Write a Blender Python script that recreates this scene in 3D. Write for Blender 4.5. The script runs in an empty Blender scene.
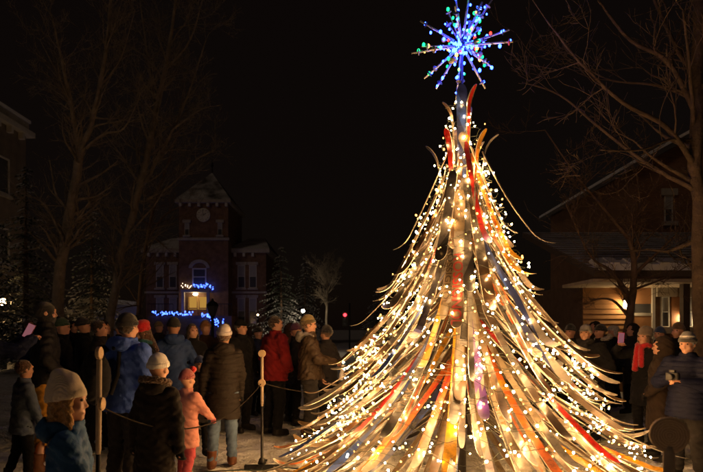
import bpy, bmesh, math, random
import numpy as np
from mathutils import Vector, Matrix, Euler, noise as mnoise

random.seed(7)
R = math.radians
PI = math.pi
S = bpy.context.scene
COL = S.collection

# ------------------------------------------------------------------ camera, world, light, exposure
FPX, CX, HY, EYE = 552.0, 351.5, 328.0, 1.6        # focal length and horizon measured on the 703x472 photograph
cam = bpy.data.cameras.new('camera')
cam_o = bpy.data.objects.new('camera', cam); COL.objects.link(cam_o)
cam.sensor_width = 36.0; cam.lens = 36.0 * FPX / 703.0
cam.shift_y = (HY - 236.0) / 703.0
cam.clip_start = 0.05; cam.clip_end = 2000
cam.dof.use_dof = True; cam.dof.focus_distance = 5.3; cam.dof.aperture_fstop = 3.2
cam_o.location = (0, 0, EYE); cam_o.rotation_euler = (R(90), 0, 0)
S.camera = cam_o

SUN_EL, SUN_ROT = R(24), R(215)
world = bpy.data.worlds.new('World'); S.world = world; world.use_nodes = True
wn = world.node_tree.nodes; wl = world.node_tree.links; wn.clear()
sky = wn.new('ShaderNodeTexSky'); sky.sky_type = 'NISHITA'; sky.sun_disc = False
sky.sun_elevation = R(2); sky.sun_rotation = SUN_ROT
bg1 = wn.new('ShaderNodeBackground'); bg1.inputs['Strength'].default_value = 0.0004
bg2 = wn.new('ShaderNodeBackground'); bg2.inputs['Color'].default_value = (1.0, 0.56, 0.42, 1); bg2.inputs['Strength'].default_value = 0.0024
add = wn.new('ShaderNodeAddShader'); wo = wn.new('ShaderNodeOutputWorld')
wl.new(sky.outputs[0], bg1.inputs['Color']); wl.new(bg1.outputs[0], add.inputs[0]); wl.new(bg2.outputs[0], add.inputs[1])
wl.new(add.outputs[0], wo.inputs['Surface'])

town_glow = bpy.data.lights.new('town_glow', 'SUN'); town_glow.energy = 0.06; town_glow.angle = R(12); town_glow.color = (1.0, 0.72, 0.5)  # added directional fill standing in for faint town glow at night
town_glow_o = bpy.data.objects.new('town_glow', town_glow); COL.objects.link(town_glow_o)
town_glow_o.rotation_euler = (R(66), 0, R(-35))

S.view_settings.view_transform = 'Standard'; S.view_settings.look = 'None'
S.view_settings.exposure = 0.3; S.view_settings.gamma = 1.0; S.view_settings.use_curve_mapping = False
S.render.engine = 'CYCLES'
S.cycles.use_denoising = True
S.cycles.max_bounces = 5; S.cycles.diffuse_bounces = 3; S.cycles.glossy_bounces = 3
S.cycles.sample_clamp_indirect = 3.0
S.cycles.use_light_tree = True

def at(px, py, Y):
    return Vector(((px - CX) / FPX * Y, Y, EYE + (HY - py) / FPX * Y))

# ------------------------------------------------------------------ materials
MATS = {}
def nodes_of(name):
    m = bpy.data.materials.new(name); m.use_nodes = True
    return m, m.node_tree.nodes, m.node_tree.links, m.node_tree.nodes['Principled BSDF']

def mat(name, col, rough=0.85, var=0.2, scale=6.0, bump=0.0, bscale=60.0, metal=0.0, coat=0.0, wave=None, sheen=0.0, sss=0.0, spec=0.5):
    if name in MATS: return MATS[name]
    m, n, l, b = nodes_of(name)
    tc = n.new('ShaderNodeTexCoord')
    nz = n.new('ShaderNodeTexNoise'); nz.inputs['Scale'].default_value = scale; nz.inputs['Detail'].default_value = 5
    l.new(tc.outputs['Object'], nz.inputs['Vector'])
    cr = n.new('ShaderNodeValToRGB')
    cr.color_ramp.elements[0].position = 0.3; cr.color_ramp.elements[1].position = 0.7
    cr.color_ramp.elements[0].color = tuple(max(0, c * (1 - var)) for c in col) + (1,)
    cr.color_ramp.elements[1].color = tuple(min(1, c * (1 + var)) for c in col) + (1,)
    l.new(nz.outputs['Fac'], cr.inputs['Fac']); l.new(cr.outputs['Color'], b.inputs['Base Color'])
    b.inputs['Roughness'].default_value = rough; b.inputs['Metallic'].default_value = metal
    b.inputs['Coat Weight'].default_value = coat; b.inputs['Specular IOR Level'].default_value = spec
    b.inputs['Sheen Weight'].default_value = sheen
    if sss:
        b.inputs['Subsurface Weight'].default_value = sss; b.inputs['Subsurface Radius'].default_value = (0.01, 0.004, 0.002)
    if bump:
        bn = n.new('ShaderNodeBump'); bn.inputs['Strength'].default_value = bump; bn.inputs['Distance'].default_value = 0.02
        if wave:
            t = n.new('ShaderNodeTexWave'); t.wave_type = 'BANDS'; t.bands_direction = wave; t.inputs['Scale'].default_value = bscale; t.inputs['Distortion'].default_value = 1.2
            l.new(tc.outputs['Object'], t.inputs['Vector'])
        else:
            t = n.new('ShaderNodeTexNoise'); t.inputs['Scale'].default_value = bscale; t.inputs['Detail'].default_value = 6
            l.new(tc.outputs['Object'], t.inputs['Vector'])
        l.new(t.outputs['Fac'], bn.inputs['Height']); l.new(bn.outputs['Normal'], b.inputs['Normal'])
    MATS[name] = m
    return m

def emit(name, col, strength):
    if name in MATS: return MATS[name]
    m = bpy.data.materials.new(name); m.use_nodes = True
    n = m.node_tree.nodes; l = m.node_tree.links; n.clear()
    e = n.new('ShaderNodeEmission'); e.inputs['Color'].default_value = tuple(col) + (1,); e.inputs['Strength'].default_value = strength
    o = n.new('ShaderNodeOutputMaterial'); l.new(e.outputs[0], o.inputs['Surface'])
    MATS[name] = m
    return m

def snow_ground_mat():
    m, n, l, b = nodes_of('trampled_snow')
    tc = n.new('ShaderNodeTexCoord')
    def nz(s, d=6):
        t = n.new('ShaderNodeTexNoise'); t.inputs['Scale'].default_value = s; t.inputs['Detail'].default_value = d
        l.new(tc.outputs['Object'], t.inputs['Vector']); return t
    a, c, d = nz(1.1), nz(7, 8), nz(38, 8)
    mx = n.new('ShaderNodeMath'); mx.operation = 'MULTIPLY_ADD'; mx.inputs[1].default_value = 0.6
    l.new(c.outputs['Fac'], mx.inputs[0]); 
    m2 = n.new('ShaderNodeMath'); m2.operation = 'MULTIPLY'; m2.inputs[1].default_value = 0.4
    l.new(a.outputs['Fac'], m2.inputs[0]); l.new(m2.outputs[0], mx.inputs[2])
    cr = n.new('ShaderNodeValToRGB')
    cr.color_ramp.elements[0].position = 0.34; cr.color_ramp.elements[0].color = (0.60, 0.56, 0.52, 1)
    cr.color_ramp.elements[1].position = 0.52; cr.color_ramp.elements[1].color = (0.90, 0.90, 0.90, 1)
    l.new(mx.outputs[0], cr.inputs['Fac']); l.new(cr.outputs['Color'], b.inputs['Base Color'])
    b.inputs['Roughness'].default_value = 0.75
    ad = n.new('ShaderNodeMath'); ad.operation = 'MULTIPLY_ADD'; ad.inputs[1].default_value = 0.45
    l.new(d.outputs['Fac'], ad.inputs[0]); l.new(c.outputs['Fac'], ad.inputs[2])
    bn = n.new('ShaderNodeBump'); bn.inputs['Strength'].default_value = 1.0; bn.inputs['Distance'].default_value = 0.07
    l.new(ad.outputs[0], bn.inputs['Height']); l.new(bn.outputs['Normal'], b.inputs['Normal'])
    return m

def snowy(name, col, lo=0.35, hi=0.65, rough=0.9, nscale=5):
    """Base colour with settled snow on faces that look up."""
    if name in MATS: return MATS[name]
    m, n, l, b = nodes_of(name)
    g = n.new('ShaderNodeNewGeometry'); sx = n.new('ShaderNodeSeparateXYZ'); l.new(g.outputs['Normal'], sx.inputs[0])
    tc = n.new('ShaderNodeTexCoord'); t = n.new('ShaderNodeTexNoise'); t.inputs['Scale'].default_value = nscale; t.inputs['Detail'].default_value = 5
    l.new(tc.outputs['Object'], t.inputs['Vector'])
    s = n.new('ShaderNodeMath'); s.operation = 'MULTIPLY_ADD'; s.inputs[1].default_value = 1.0; 
    k = n.new('ShaderNodeMath'); k.operation = 'SUBTRACT'; k.inputs[1].default_value = 0.5
    l.new(t.outputs['Fac'], k.inputs[0]); l.new(k.outputs[0], s.inputs[0]); l.new(sx.outputs['Z'], s.inputs[2])
    cr = n.new('ShaderNodeValToRGB'); cr.color_ramp.elements[0].position = lo; cr.color_ramp.elements[1].position = hi
    cr.color_ramp.elements[0].color = tuple(col) + (1,); cr.color_ramp.elements[1].color = (0.78, 0.78, 0.8, 1)
    l.new(s.outputs[0], cr.inputs['Fac']); l.new(cr.outputs['Color'], b.inputs['Base Color']); b.inputs['Roughness'].default_value = rough
    MATS[name] = m
    return m

def ski_mat(name, cols, stops, diag=0.0, edge=None, rough=0.32):
    """Printed top sheet: colour bands along the ski, scuffed."""
    m, n, l, b = nodes_of(name)
    uv = n.new('ShaderNodeUVMap'); sp = n.new('ShaderNodeSeparateXYZ'); l.new(uv.outputs[0], sp.inputs[0])
    ma = n.new('ShaderNodeMath'); ma.operation = 'MULTIPLY_ADD'; ma.inputs[1].default_value = diag
    l.new(sp.outputs['X'], ma.inputs[0]); l.new(sp.outputs['Y'], ma.inputs[2])
    cr = n.new('ShaderNodeValToRGB'); cr.color_ramp.interpolation = 'CONSTANT'
    while len(cr.color_ramp.elements) < len(cols): cr.color_ramp.elements.new(0.5)
    for e, c, p in zip(cr.color_ramp.elements, cols, stops):
        e.position = p
    for e, c in zip(cr.color_ramp.elements, cols): e.color = tuple(c) + (1,)
    l.new(ma.outputs[0], cr.inputs['Fac'])
    out = cr.outputs['Color']
    if edge:                                          # a pinstripe down the middle or along both sides
        ab = n.new('ShaderNodeMath'); ab.operation = 'SUBTRACT'; ab.inputs[1].default_value = 0.5; l.new(sp.outputs['X'], ab.inputs[0])
        a2 = n.new('ShaderNodeMath'); a2.operation = 'ABSOLUTE'; l.new(ab.outputs[0], a2.inputs[0])
        gt = n.new('ShaderNodeMath'); gt.operation = 'GREATER_THAN' if edge[0] == 'side' else 'LESS_THAN'
        gt.inputs[1].default_value = 0.36 if edge[0] == 'side' else 0.13; l.new(a2.outputs[0], gt.inputs[0])
        mi = n.new('ShaderNodeMix'); mi.data_type = 'RGBA'; l.new(gt.outputs[0], mi.inputs[0]); l.new(out, mi.inputs[6]); mi.inputs[7].default_value = tuple(edge[1]) + (1,)
        out = mi.outputs[2]
    tc = n.new('ShaderNodeTexCoord'); t = n.new('ShaderNodeTexNoise'); t.inputs['Scale'].default_value = 14; t.inputs['Detail'].default_value = 8; t.inputs['Roughness'].default_value = 0.7
    l.new(tc.outputs['Object'], t.inputs['Vector'])
    c2 = n.new('ShaderNodeValToRGB'); c2.color_ramp.elements[0].position = 0.36; c2.color_ramp.elements[0].color = (0.45, 0.42, 0.4, 1)
    c2.color_ramp.elements[1].position = 0.52; c2.color_ramp.elements[1].color = (1, 1, 1, 1); l.new(t.outputs['Fac'], c2.inputs['Fac'])
    mu = n.new('ShaderNodeMix'); mu.data_type = 'RGBA'; mu.blend_type = 'MULTIPLY'; mu.inputs[0].default_value = 1.0
    l.new(out, mu.inputs[6]); l.new(c2.outputs['Color'], mu.inputs[7]); l.new(mu.outputs[2], b.inputs['Base Color'])
    b.inputs['Roughness'].default_value = rough; b.inputs['Coat Weight'].default_value = 0.3; b.inputs['Coat Roughness'].default_value = 0.25
    return m

# ------------------------------------------------------------------ mesh helpers
def mesh_obj(name, verts, faces, m=None, parent=None, smooth=False, loc=None, fm=None, uvs=None):
    me = bpy.data.meshes.new(name)
    me.from_pydata([tuple(v) for v in verts], [], faces)
    for x in (m if isinstance(m, (list, tuple)) else [m]):
        if x: me.materials.append(x)
    if fm is not None: me.polygons.foreach_set('material_index', fm)
    if uvs is not None:
        ul = me.uv_layers.new(name='UVMap'); ul.data.foreach_set('uv', np.array(uvs, 'f').ravel())
    if smooth: me.polygons.foreach_set('use_smooth', [True] * len(me.polygons))
    me.update()
    o = bpy.data.objects.new(name, me); COL.objects.link(o)
    if parent: o.parent = parent
    if loc is not None: o.location = loc
    return o

def tag(o, label=None, cat=None, group=None, kind=None):
    if label: o['label'] = label
    if cat: o['category'] = cat
    if group: o['group'] = group
    if kind: o['kind'] = kind
    return o

def thing(name, label, cat, loc=(0, 0, 0), rz=0.0, group=None):
    o = bpy.data.objects.new(name, None); COL.objects.link(o); o.empty_display_size = 0.1
    o.location = loc; o.rotation_euler = (0, 0, rz)
    return tag(o, label, cat, group)

class MB:
    def __init__(s): s.v = []; s.f = []; s.m = []
    def box(s, x0, x1, y0, y1, z0, z1, mi=0):
        k = len(s.v)
        s.v += [(x, y, z) for z in (z0, z1) for y in (y0, y1) for x in (x0, x1)]
        for q in ((0, 2, 3, 1), (4, 5, 7, 6), (0, 1, 5, 4), (2, 6, 7, 3), (0, 4, 6, 2), (1, 3, 7, 5)):
            s.f.append(tuple(k + i for i in q)); s.m.append(mi)
        return s
    def poly(s, pts, mi=0):
        k = len(s.v); s.v += [tuple(p) for p in pts]; s.f.append(tuple(range(k, k + len(pts)))); s.m.append(mi); return s
    def prism(s, pts, d, mi=0):
        """closed outline extruded along vector d"""
        k = len(s.v); n = len(pts); d = Vector(d)
        s.v += [tuple(p) for p in pts] + [tuple(Vector(p) + d) for p in pts]
        s.f.append(tuple(range(k + n - 1, k - 1, -1))); s.f.append(tuple(range(k + n, k + 2 * n)))
        s.m += [mi, mi]
        for i in range(n):
            j = (i + 1) % n; s.f.append((k + i, k + j, k + n + j, k + n + i)); s.m.append(mi)
        return s
    def tube(s, pts, rad, sides=6, mi=0, cap=True):
        pts = [Vector(p) for p in pts]; n = len(pts)
        if not hasattr(rad, '__len__'): rad = [rad] * n
        k = len(s.v); up = None
        for i, p in enumerate(pts):
            t = (pts[min(i + 1, n - 1)] - pts[max(i - 1, 0)])
            if t.length < 1e-7: t = Vector((0, 0, 1))
            t.normalize()
            if up is None:
                up = t.orthogonal().normalized()
            else:
                up = up - t * up.dot(t)
                up = up.normalized() if up.length > 1e-5 else t.orthogonal().normalized()
            w = t.cross(up)
            for j in range(sides):
                a = 2 * PI * j / sides
                s.v.append(tuple(p + (up * math.cos(a) + w * math.sin(a)) * rad[i]))
        for i in range(n - 1):
            for j in range(sides):
                j2 = (j + 1) % sides
                s.f.append((k + i * sides + j, k + i * sides + j2, k + (i + 1) * sides + j2, k + (i + 1) * sides + j)); s.m.append(mi)
        if cap:
            s.f.append(tuple(k + j for j in range(sides - 1, -1, -1))); s.m.append(mi)
            s.f.append(tuple(k + (n - 1) * sides + j for j in range(sides))); s.m.append(mi)
        return s
    def lathe(s, prof, sides=16, c=(0, 0, 0), mi=0):
        """profile [(r,z)] turned about the z axis"""
        k = len(s.v)
        for r, z in prof:
            for j in range(sides):
                a = 2 * PI * j / sides; s.v.append((c[0] + r * math.cos(a), c[1] + r * math.sin(a), c[2] + z))
        for i in range(len(prof) - 1):
            for j in range(sides):
                j2 = (j + 1) % sides
                s.f.append((k + i * sides + j, k + i * sides + j2, k + (i + 1) * sides + j2, k + (i + 1) * sides + j)); s.m.append(mi)
        s.f.append(tuple(k + j for j in range(sides - 1, -1, -1))); s.m.append(mi)
        s.f.append(tuple(k + (len(prof) - 1) * sides + j for j in range(sides))); s.m.append(mi)
        return s
    def build(s, name, m, parent=None, smooth=False, loc=None):
        return mesh_obj(name, s.v, s.f, m, parent, smooth, loc, s.m)

def bevel(o, w=0.01, seg=2):
    b = o.modifiers.new('bevel', 'BEVEL'); b.width = w; b.segments = seg; b.limit_method = 'ANGLE'
    return o

def link_copy(src, parent, loc=None, name=None):
    c = src.copy(); COL.objects.link(c); c.parent = parent
    if loc is not None: c.location = loc
    return c

def ico_mesh(name, r, sub, m, stretch=1.0):
    bm = bmesh.new(); bmesh.ops.create_icosphere(bm, subdivisions=sub, radius=r)
    for v in bm.verts: v.co.z *= stretch
    me = bpy.data.meshes.new(name); bm.to_mesh(me); bm.free(); me.materials.append(m)
    me.polygons.foreach_set('use_smooth', [True] * len(me.polygons))
    return me

# ================================================================== GROUND
def gz(x, y):
    n1 = mnoise.noise(Vector((x * 0.35, y * 0.35, 3.1)))
    n2 = mnoise.noise(Vector((x * 1.9, y * 1.9, 0.7)))
    n3 = mnoise.noise(Vector((x * 5.5, y * 5.5, 9.0)))
    n4 = mnoise.noise(Vector((x * 9.5, y * 9.5, 2.0)))
    z = 0.018 * n1 + 0.024 * n2 + 0.034 * n3 + .022 * n4 - 0.03
    # a bank of cleared snow round the little tree by the porch
    b = math.exp(-(((x - 6.0) / 1.6) ** 2 + ((y - 12.3) / 0.9) ** 2))
    z += b * (0.16 + 0.18 * mnoise.noise(Vector((x * 2.3, y * 2.3, 5))) + 0.1 * mnoise.noise(Vector((x * 6, y * 6, 5))))
    return z

def make_ground():
    xs = [math.copysign(1, t) * (abs(t) * 4.2 + (math.exp(max(0, abs(t) - 1.3) * 2.05) - 1) * 3.0) for t in np.linspace(-3, 3, 301)]
    ys = []
    y = -30.0
    while y < 420:
        ys.append(y); d = abs(y - 6.5)
        y += 0.045 if d < 5.6 else 0.045 + (d - 5.6) * 0.09
    V = np.array([(x, yy, gz(x, yy)) for yy in ys for x in xs])
    rg = random.Random(2)                                  # boot prints
    near = np.flatnonzero((np.abs(V[:, 0]) < 6.5) & (V[:, 1] > 2) & (V[:, 1] < 12.5)); N_ = V[near]
    for _ in range(900):
        fx, fy, a = rg.uniform(-5.5, 6), rg.uniform(2.6, 12), rg.uniform(0, PI)
        m = (np.abs(N_[:, 0] - fx) < .3) & (np.abs(N_[:, 1] - fy) < .3)
        dx, dy = N_[m, 0] - fx, N_[m, 1] - fy; u = (dx * math.cos(a) + dy * math.sin(a)) / .15; w = (dy * math.cos(a) - dx * math.sin(a)) / .062; q = u * u + w * w
        N_[m, 2] += -.034 * np.exp(-q ** 2) + .020 * np.exp(-(np.sqrt(q) - 1.35) ** 2 / .06)
    V[near] = N_; V = V.tolist()
    nx = len(xs)
    F = [(j * nx + i, j * nx + i + 1, (j + 1) * nx + i + 1, (j + 1) * nx + i) for j in range(len(ys) - 1) for i in range(nx - 1)]
    o = mesh_obj('ground', V, F, snow_ground_mat(), smooth=True)
    tag(o, kind='structure')
make_ground()


# ================================================================== SKI TREE
TX, TY = (462 - CX) / FPX * 5.9, 5.9
T_ROT = -math.atan2(TX, TY)
ski_tree = thing('ski_tree', 'tall cone of old skis fanned tips down round a mast', 'ski tree', (TX, TY, 0), T_ROT)

C_ = dict(cream=(.34, .26, .16), white=(.42, .38, .33), tan=(.20, .125, .06), grey=(.12, .11, .10), silver=(.22, .21, .20), yellow=(.52, .25, .012),
          orange=(.50, .105, .01), red=(.42, .018, .012), blue=(.035, .08, .32), navy=(.02, .03, .11), black=(.016, .014, .012), purple=(.10, .03, .22),
          wood=(.14, .07, .03), green=(.05, .13, .06), teal=(.03, .12, .14), brown=(.06, .035, .02))
C_ = {k: tuple(c * (.58 if k in ('cream', 'white', 'tan', 'silver', 'wood') else .9) for c in v) for k, v in C_.items()}
def sm(name, cols, stops=None, diag=0.0, edge=None, rough=.32):
    cs = [C_[c] for c in cols]
    st = stops or [i / len(cs) for i in range(len(cs))]
    return ski_mat('ski_' + name, cs, st, diag, (edge[0], C_[edge[1]]) if edge else None, rough)
SKI = [
    sm('cream', ['cream', 'tan', 'cream', 'white'], [0, .3, .36, .8], .1),
    sm('white_red', ['white', 'red', 'white', 'grey'], [0, .5, .58, .86], .25),
    sm('wood', ['wood', 'tan', 'wood', 'cream'], [0, .4, .7, .88], .0),
    sm('grey', ['grey', 'silver', 'grey', 'black'], [0, .35, .6, .85], .2),
    sm('orange_red', ['orange', 'red', 'orange', 'cream'], [0, .45, .55, .9], .3),
    sm('yellow', ['yellow', 'yellow', 'orange', 'yellow'], [0, .4, .75, .82], .1),
    sm('tan', ['tan', 'cream', 'tan', 'brown'], [0, .2, .5, .9], .3),
    sm('blue_white', ['white', 'blue', 'silver', 'blue'], [0, .4, .7, .85], .3),
    sm('black', ['black', 'brown', 'black', 'grey'], [0, .4, .5, .9], .2),
    sm('red', ['red', 'red', 'white', 'red'], [0, .3, .55, .62], .2, ('side', 'cream')),
    sm('brown', ['brown', 'wood', 'brown', 'tan'], [0, .5, .6, .92], .1, ('mid', 'tan')),
    sm('cream_stripe', ['cream', 'cream', 'white', 'cream'], [0, .3, .5, .9], 0, ('mid', 'orange')),
    sm('silver', ['silver', 'grey', 'silver', 'white'], [0, .3, .42, .9], .4),
    sm('white_side', ['white', 'cream', 'white', 'tan'], [0, .4, .6, .92], .1, ('side', 'tan')),
    sm('navy', ['navy', 'blue', 'navy', 'white'], [0, .5, .6, .9], .3),
    sm('orange_yellow', ['orange', 'yellow', 'orange', 'yellow'], [0, .3, .5, .85], .5),
]
SKI_W = [6, 4, 4, 5, 2.5, 3, 5, 3, 2, 2, 3, 4, 5, 6, 2, 2]
C_['bright_yellow'] = (.70, .36, .012)
M_yellow = sm('plain_yellow', ['bright_yellow', 'bright_yellow', 'yellow', 'bright_yellow'], [0, .62, .86, .9], .05)
M_rossi = sm('pale', ['cream', 'white', 'cream', 'cream'], [0, .3, .5, .9], 0)
M_purple = sm('purple', ['white', 'purple', 'white', 'purple'], [0, .55, .79, .86], .15, ('mid', 'purple'))
M_blue = sm('plain_blue', ['blue', 'navy', 'blue', 'navy'], [0, .5, .75, .95], .2)
M_black = sm('plain_black', ['black', 'black', 'brown', 'black'], [0, .5, .8, .85])
M_red = sm('plain_red', ['red', 'red', 'red', 'red'], [0, .5, .8, .85])
M_orange = sm('plain_orange', ['orange', 'yellow', 'orange', 'orange'], [0, .3, .36, .9])
M_dbrown = sm('plain_brown', ['brown', 'grey', 'brown', 'brown'], [0, .3, .6, .9])
m_edge = mat('ski_steel_edge', (.62, .56, .48), rough=.32, metal=.7, var=.3)
m_base = mat('ski_base', (.07, .05, .035), rough=.5, var=.4, scale=9)

ENV = {}           # (azimuth bin, height bin) -> farthest ski surface, for laying the light strings
SKIS = []          # (points, normals) of each ski
NA, HZ = 72, 0.06
def env_add(p, nrm):
    r = math.hypot(p.x, p.y); a = math.atan2(p.x, -p.y)
    k = (int((a + PI) / (2 * PI) * NA) % NA, int(p.z / HZ))
    if r > ENV.get(k, 0): ENV[k] = r

def make_ski(phi, r0, z0, a0, a1, L, w, m, roll=0.0, splay=0.0, lift=0.0, curl=50, up=False, curl_len=.20, text=None, thick=.011, binding=False):
    """phi: azimuth from the camera side; tail at (r0,z0); a0->a1: fall of the ski below horizontal (degrees)."""
    N = 26; ts = [1 - (1 - i / 25) ** 1.55 for i in range(26)]         # closer stations towards the tip
    er = Vector((math.sin(phi), -math.cos(phi), 0)); et = Vector((math.cos(phi), math.sin(phi), 0))
    pts = []; tan = []
    p = er * r0 + Vector((0, 0, z0))
    for i in range(N):
        t = ts[i]; ds = L * (ts[min(i + 1, N - 1)] - t)
        ang = a0 + (a1 - a0) * t ** 1.3 if not up else a0
        c0 = 1 - curl_len / L
        if t > c0: ang -= curl * ((t - c0) / (1 - c0)) ** 1.1
        d = er * math.cos(R(ang)) - Vector((0, 0, 1)) * math.sin(R(ang)) + et * splay
        d.normalize(); pts.append(p.copy()); tan.append(d); p = p + d * ds
    V = []; UV = []; FM = []; F = []; nrm = []; side = []
    for i in range(N):
        t = ts[i]
        T = tan[i]; s_ = et - T * et.dot(T); s_.normalize(); n_ = s_.cross(T)
        if (n_.dot(er) if up else n_.z) < 0: n_ = -n_
        q = Matrix.Rotation(roll, 3, T); s_ = q @ s_; n_ = q @ n_
        ww = w * (0.90 - .16 * math.sin(PI * min(1, t / .86)) + .12 * t)
        tipf = (t - .90) / .10
        if tipf > 0: ww *= math.sqrt(max(0.02, 1 - (tipf * .97) ** 2.2))
        if t < .04: ww *= .55 + .45 * math.sqrt(t / .04)
        th = thick * (1 - .6 * max(0, (t - .8) / .2))
        c = pts[i] + n_ * lift
        V += [c - s_ * ww / 2 + n_ * th / 2, c + s_ * ww / 2 + n_ * th / 2, c + s_ * ww / 2 - n_ * th / 2, c - s_ * ww / 2 - n_ * th / 2]
        nrm.append(n_); side.append((s_, ww)); env_add(c + n_ * th, n_)
    uvs = []
    for i in range(N - 1):
        for j in range(4):
            j2 = (j + 1) % 4; F.append((i * 4 + j, i * 4 + j2, (i + 1) * 4 + j2, (i + 1) * 4 + j)); FM.append((0, 1, 2, 1)[j])
            u0, u1 = (0, 1) if j == 0 else (0.02, 0.02)
            t0, t1 = ts[i], ts[i + 1]
            uvs += [(u0, t0), (u1, t0), (u1, t1), (u0, t1)]
    F.append((3, 2, 1, 0)); FM.append(1); uvs += [(0, 0)] * 4
    k = (N - 1) * 4; F.append((k, k + 1, k + 2, k + 3)); FM.append(1); uvs += [(0, 1)] * 4
    o = mesh_obj('ski', V, F, [m, m_edge, m_base], ski_tree, False, None, FM, uvs)
    SKIS.append((pts, nrm, lift))
    if binding:
        q = MB()
        for tt, ln, hh, wd in ((.40, .07, .035, .8), (.40 + .30 / L, .09, .045, .75), (.40 + .15 / L, .46, .012, .6)):
            i = int(np.interp(min(tt, .95), ts, range(N))); c = pts[i] + nrm[i] * (lift + thick / 2 + .001); s_, ww = side[i]; T = tan[i]; n_ = nrm[i]
            w2 = ww * wd / 2; k = len(q.v)
            for zz, f_ in ((0, 1.0), (hh, .7)):
                for yy in (-1, 1):
                    for xx in (-1, 1): q.v.append(tuple(c + s_ * (xx * w2 * f_) + T * (yy * ln / 2 * f_) + n_ * zz))
            for f4 in ((0, 2, 3, 1), (4, 5, 7, 6), (0, 1, 5, 4), (2, 6, 7, 3), (0, 4, 6, 2), (1, 3, 7, 5)): q.f.append(tuple(k + j for j in f4)); q.m.append(0)
        q.build('binding', m_bind[0 if w < .08 else 1], o)
    if text:
        string, s0, size, col, flip = text
        cu = bpy.data.curves.new('lettering', 'FONT'); cu.body = string; cu.size = 1.0; cu.offset = .012; cu.space_character = 1.05
        tmp = bpy.data.objects.new('tmp_text', cu); COL.objects.link(tmp)
        bpy.context.view_layer.update()
        me = tmp.evaluated_get(bpy.context.evaluated_depsgraph_get()).to_mesh()
        co = [v.co.copy() for v in me.vertices]; fs = [tuple(pp.vertices) for pp in me.polygons]
        tmp.to_mesh_clear() if False else None
        COL.objects.unlink(tmp); bpy.data.objects.remove(tmp)
        Wt = max(v.x for v in co) - min(v.x for v in co)
        out = []
        for v in co:
            sl = (s0 + v.x * size) if not flip else (s0 + (Wt - v.x) * size)
            u = (v.y - .35) * w * 1.02 * (1 if not flip else -1)
            tt = min(float(np.interp(sl / L, ts, range(N))), N - 1.001); i = int(tt); fr = tt - i
            c = pts[i].lerp(pts[i + 1], fr); n_ = nrm[i].lerp(nrm[i + 1], fr); s_ = side[i][0]
            sg = 1 if s_.x > 0 else -1
            out.append(c + n_ * (lift + thick / 2 + .003) + s_ * (u * sg))
        mesh_obj('lettering', out, fs, mat('print_' + col, C_[col], rough=.5, var=.1), o)
    return o

m_bind = [mat('binding_black', (.02, .02, .022), rough=.45), mat('binding_grey', (.20, .19, .18), rough=.4)]
rs = random.Random(21)
def pick(): return rs.choices(SKI, SKI_W)[0]
TIERS = [  # tail r, tail z, fall at tail, fall at tip, length, count
    (.08, 3.40, 72, 60, 1.24, 13, .030), (.11, 3.05, 67, 54, 1.46, 22, .026), (.15, 2.62, 58, 46, 1.70, 28, .020),
    (.20, 2.15, 51, 40, 1.82, 32, .014), (.26, 1.68, 44, 33, 1.90, 38, .010), (.30, 1.26, 36, 25, 1.92, 46, .004), (.30, .88, 27, 16, 1.84, 44, 0)]
for ti, (r0, z0, a0, a1, L, n, lf) in enumerate(TIERS):
    for i in range(n):
        phi = 2 * PI * (i + rs.uniform(-.33, .33)) / n + ti * .37
        make_ski(phi, r0 + rs.uniform(-.03, .05), z0 + rs.uniform(-.22, .16), a0 + rs.uniform(-5, 4), a1 + rs.uniform(-7, 6), L * rs.uniform(.84, 1.08),
                 rs.choice([.05, .056, .062, .068, .076, .086]), pick(), roll=R(rs.gauss(0, 26)), splay=rs.gauss(0, .11),
                 lift=lf + rs.uniform(-.03, .05), curl=rs.uniform(34, 66) * (.35 if ti > 2 and math.cos(phi) > .45 else 1), curl_len=rs.uniform(.24, .38), binding=(i % 4 == 1 and ti > 0))
for i in range(26):                                   # the low fan on the camera side lies closer together
    phi = R(-68 + 136 * (i + rs.uniform(-.3, .3)) / 25)
    r0, z0, a0, a1 = rs.choice([(.30, 1.05, 34, 22), (.30, .72, 24, 13), (.30, 1.40, 42, 30)])
    make_ski(phi, r0, z0 + rs.uniform(-.1, .1), a0 + rs.uniform(-3, 3), a1 + rs.uniform(-4, 4), 1.86 * rs.uniform(.92, 1.06), rs.choice([.056, .062, .07, .08, .09]), pick(),
             roll=R(rs.gauss(0, 22)), splay=rs.gauss(0, .1), lift=rs.uniform(-.03, .02), curl=rs.uniform(10, 24), curl_len=.3)
# the skis one can pick out on the camera side
D = math.radians
make_ski(D(-3), .20, 2.95, 70, 55, 1.62, .125, M_rossi, 0, 0, .13, 10, text=('ROSSIGNOL', .74, .150, 'red', False))
make_ski(D(-11), .20, 2.85, 70, 54, 1.42, .08, M_rossi, 0, 0, .12, 10, text=('ROSSIGNOL', .55, .12, 'brown', False))
make_ski(D(5), .15, 3.10, 72, 54, 1.40, .11, SKI[3], 0, 0, .12, 10)
make_ski(D(16), .15, 3.08, 71, 54, 1.58, .125, M_dbrown, R(-8), 0, .12, 10)
make_ski(D(-17), .14, 3.18, 73, 57, 1.12, .12, SKI[3], R(6), 0, .13, 8)
make_ski(D(-36), .17, 2.92, 74, 50, 1.42, .09, SKI[1], R(10), 0, .07, 14)
make_ski(D(-1), .24, 2.22, 58, 45, 1.66, .105, SKI[13], 0, 0, .10, 10)
make_ski(D(-3.5), .28, 1.62, 52, 33, 2.05, .105, M_yellow, 0, 0, .21, 14)
make_ski(D(9), .26, 1.86, 56, 40, 1.58, .10, M_purple, 0, -.02, .19, 12)
make_ski(D(-21), .28, 1.60, 48, 28, 1.80, .10, M_black, R(4), 0, .25, 14, text=('MARK', 1.05, .125, 'cream', True))
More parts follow.
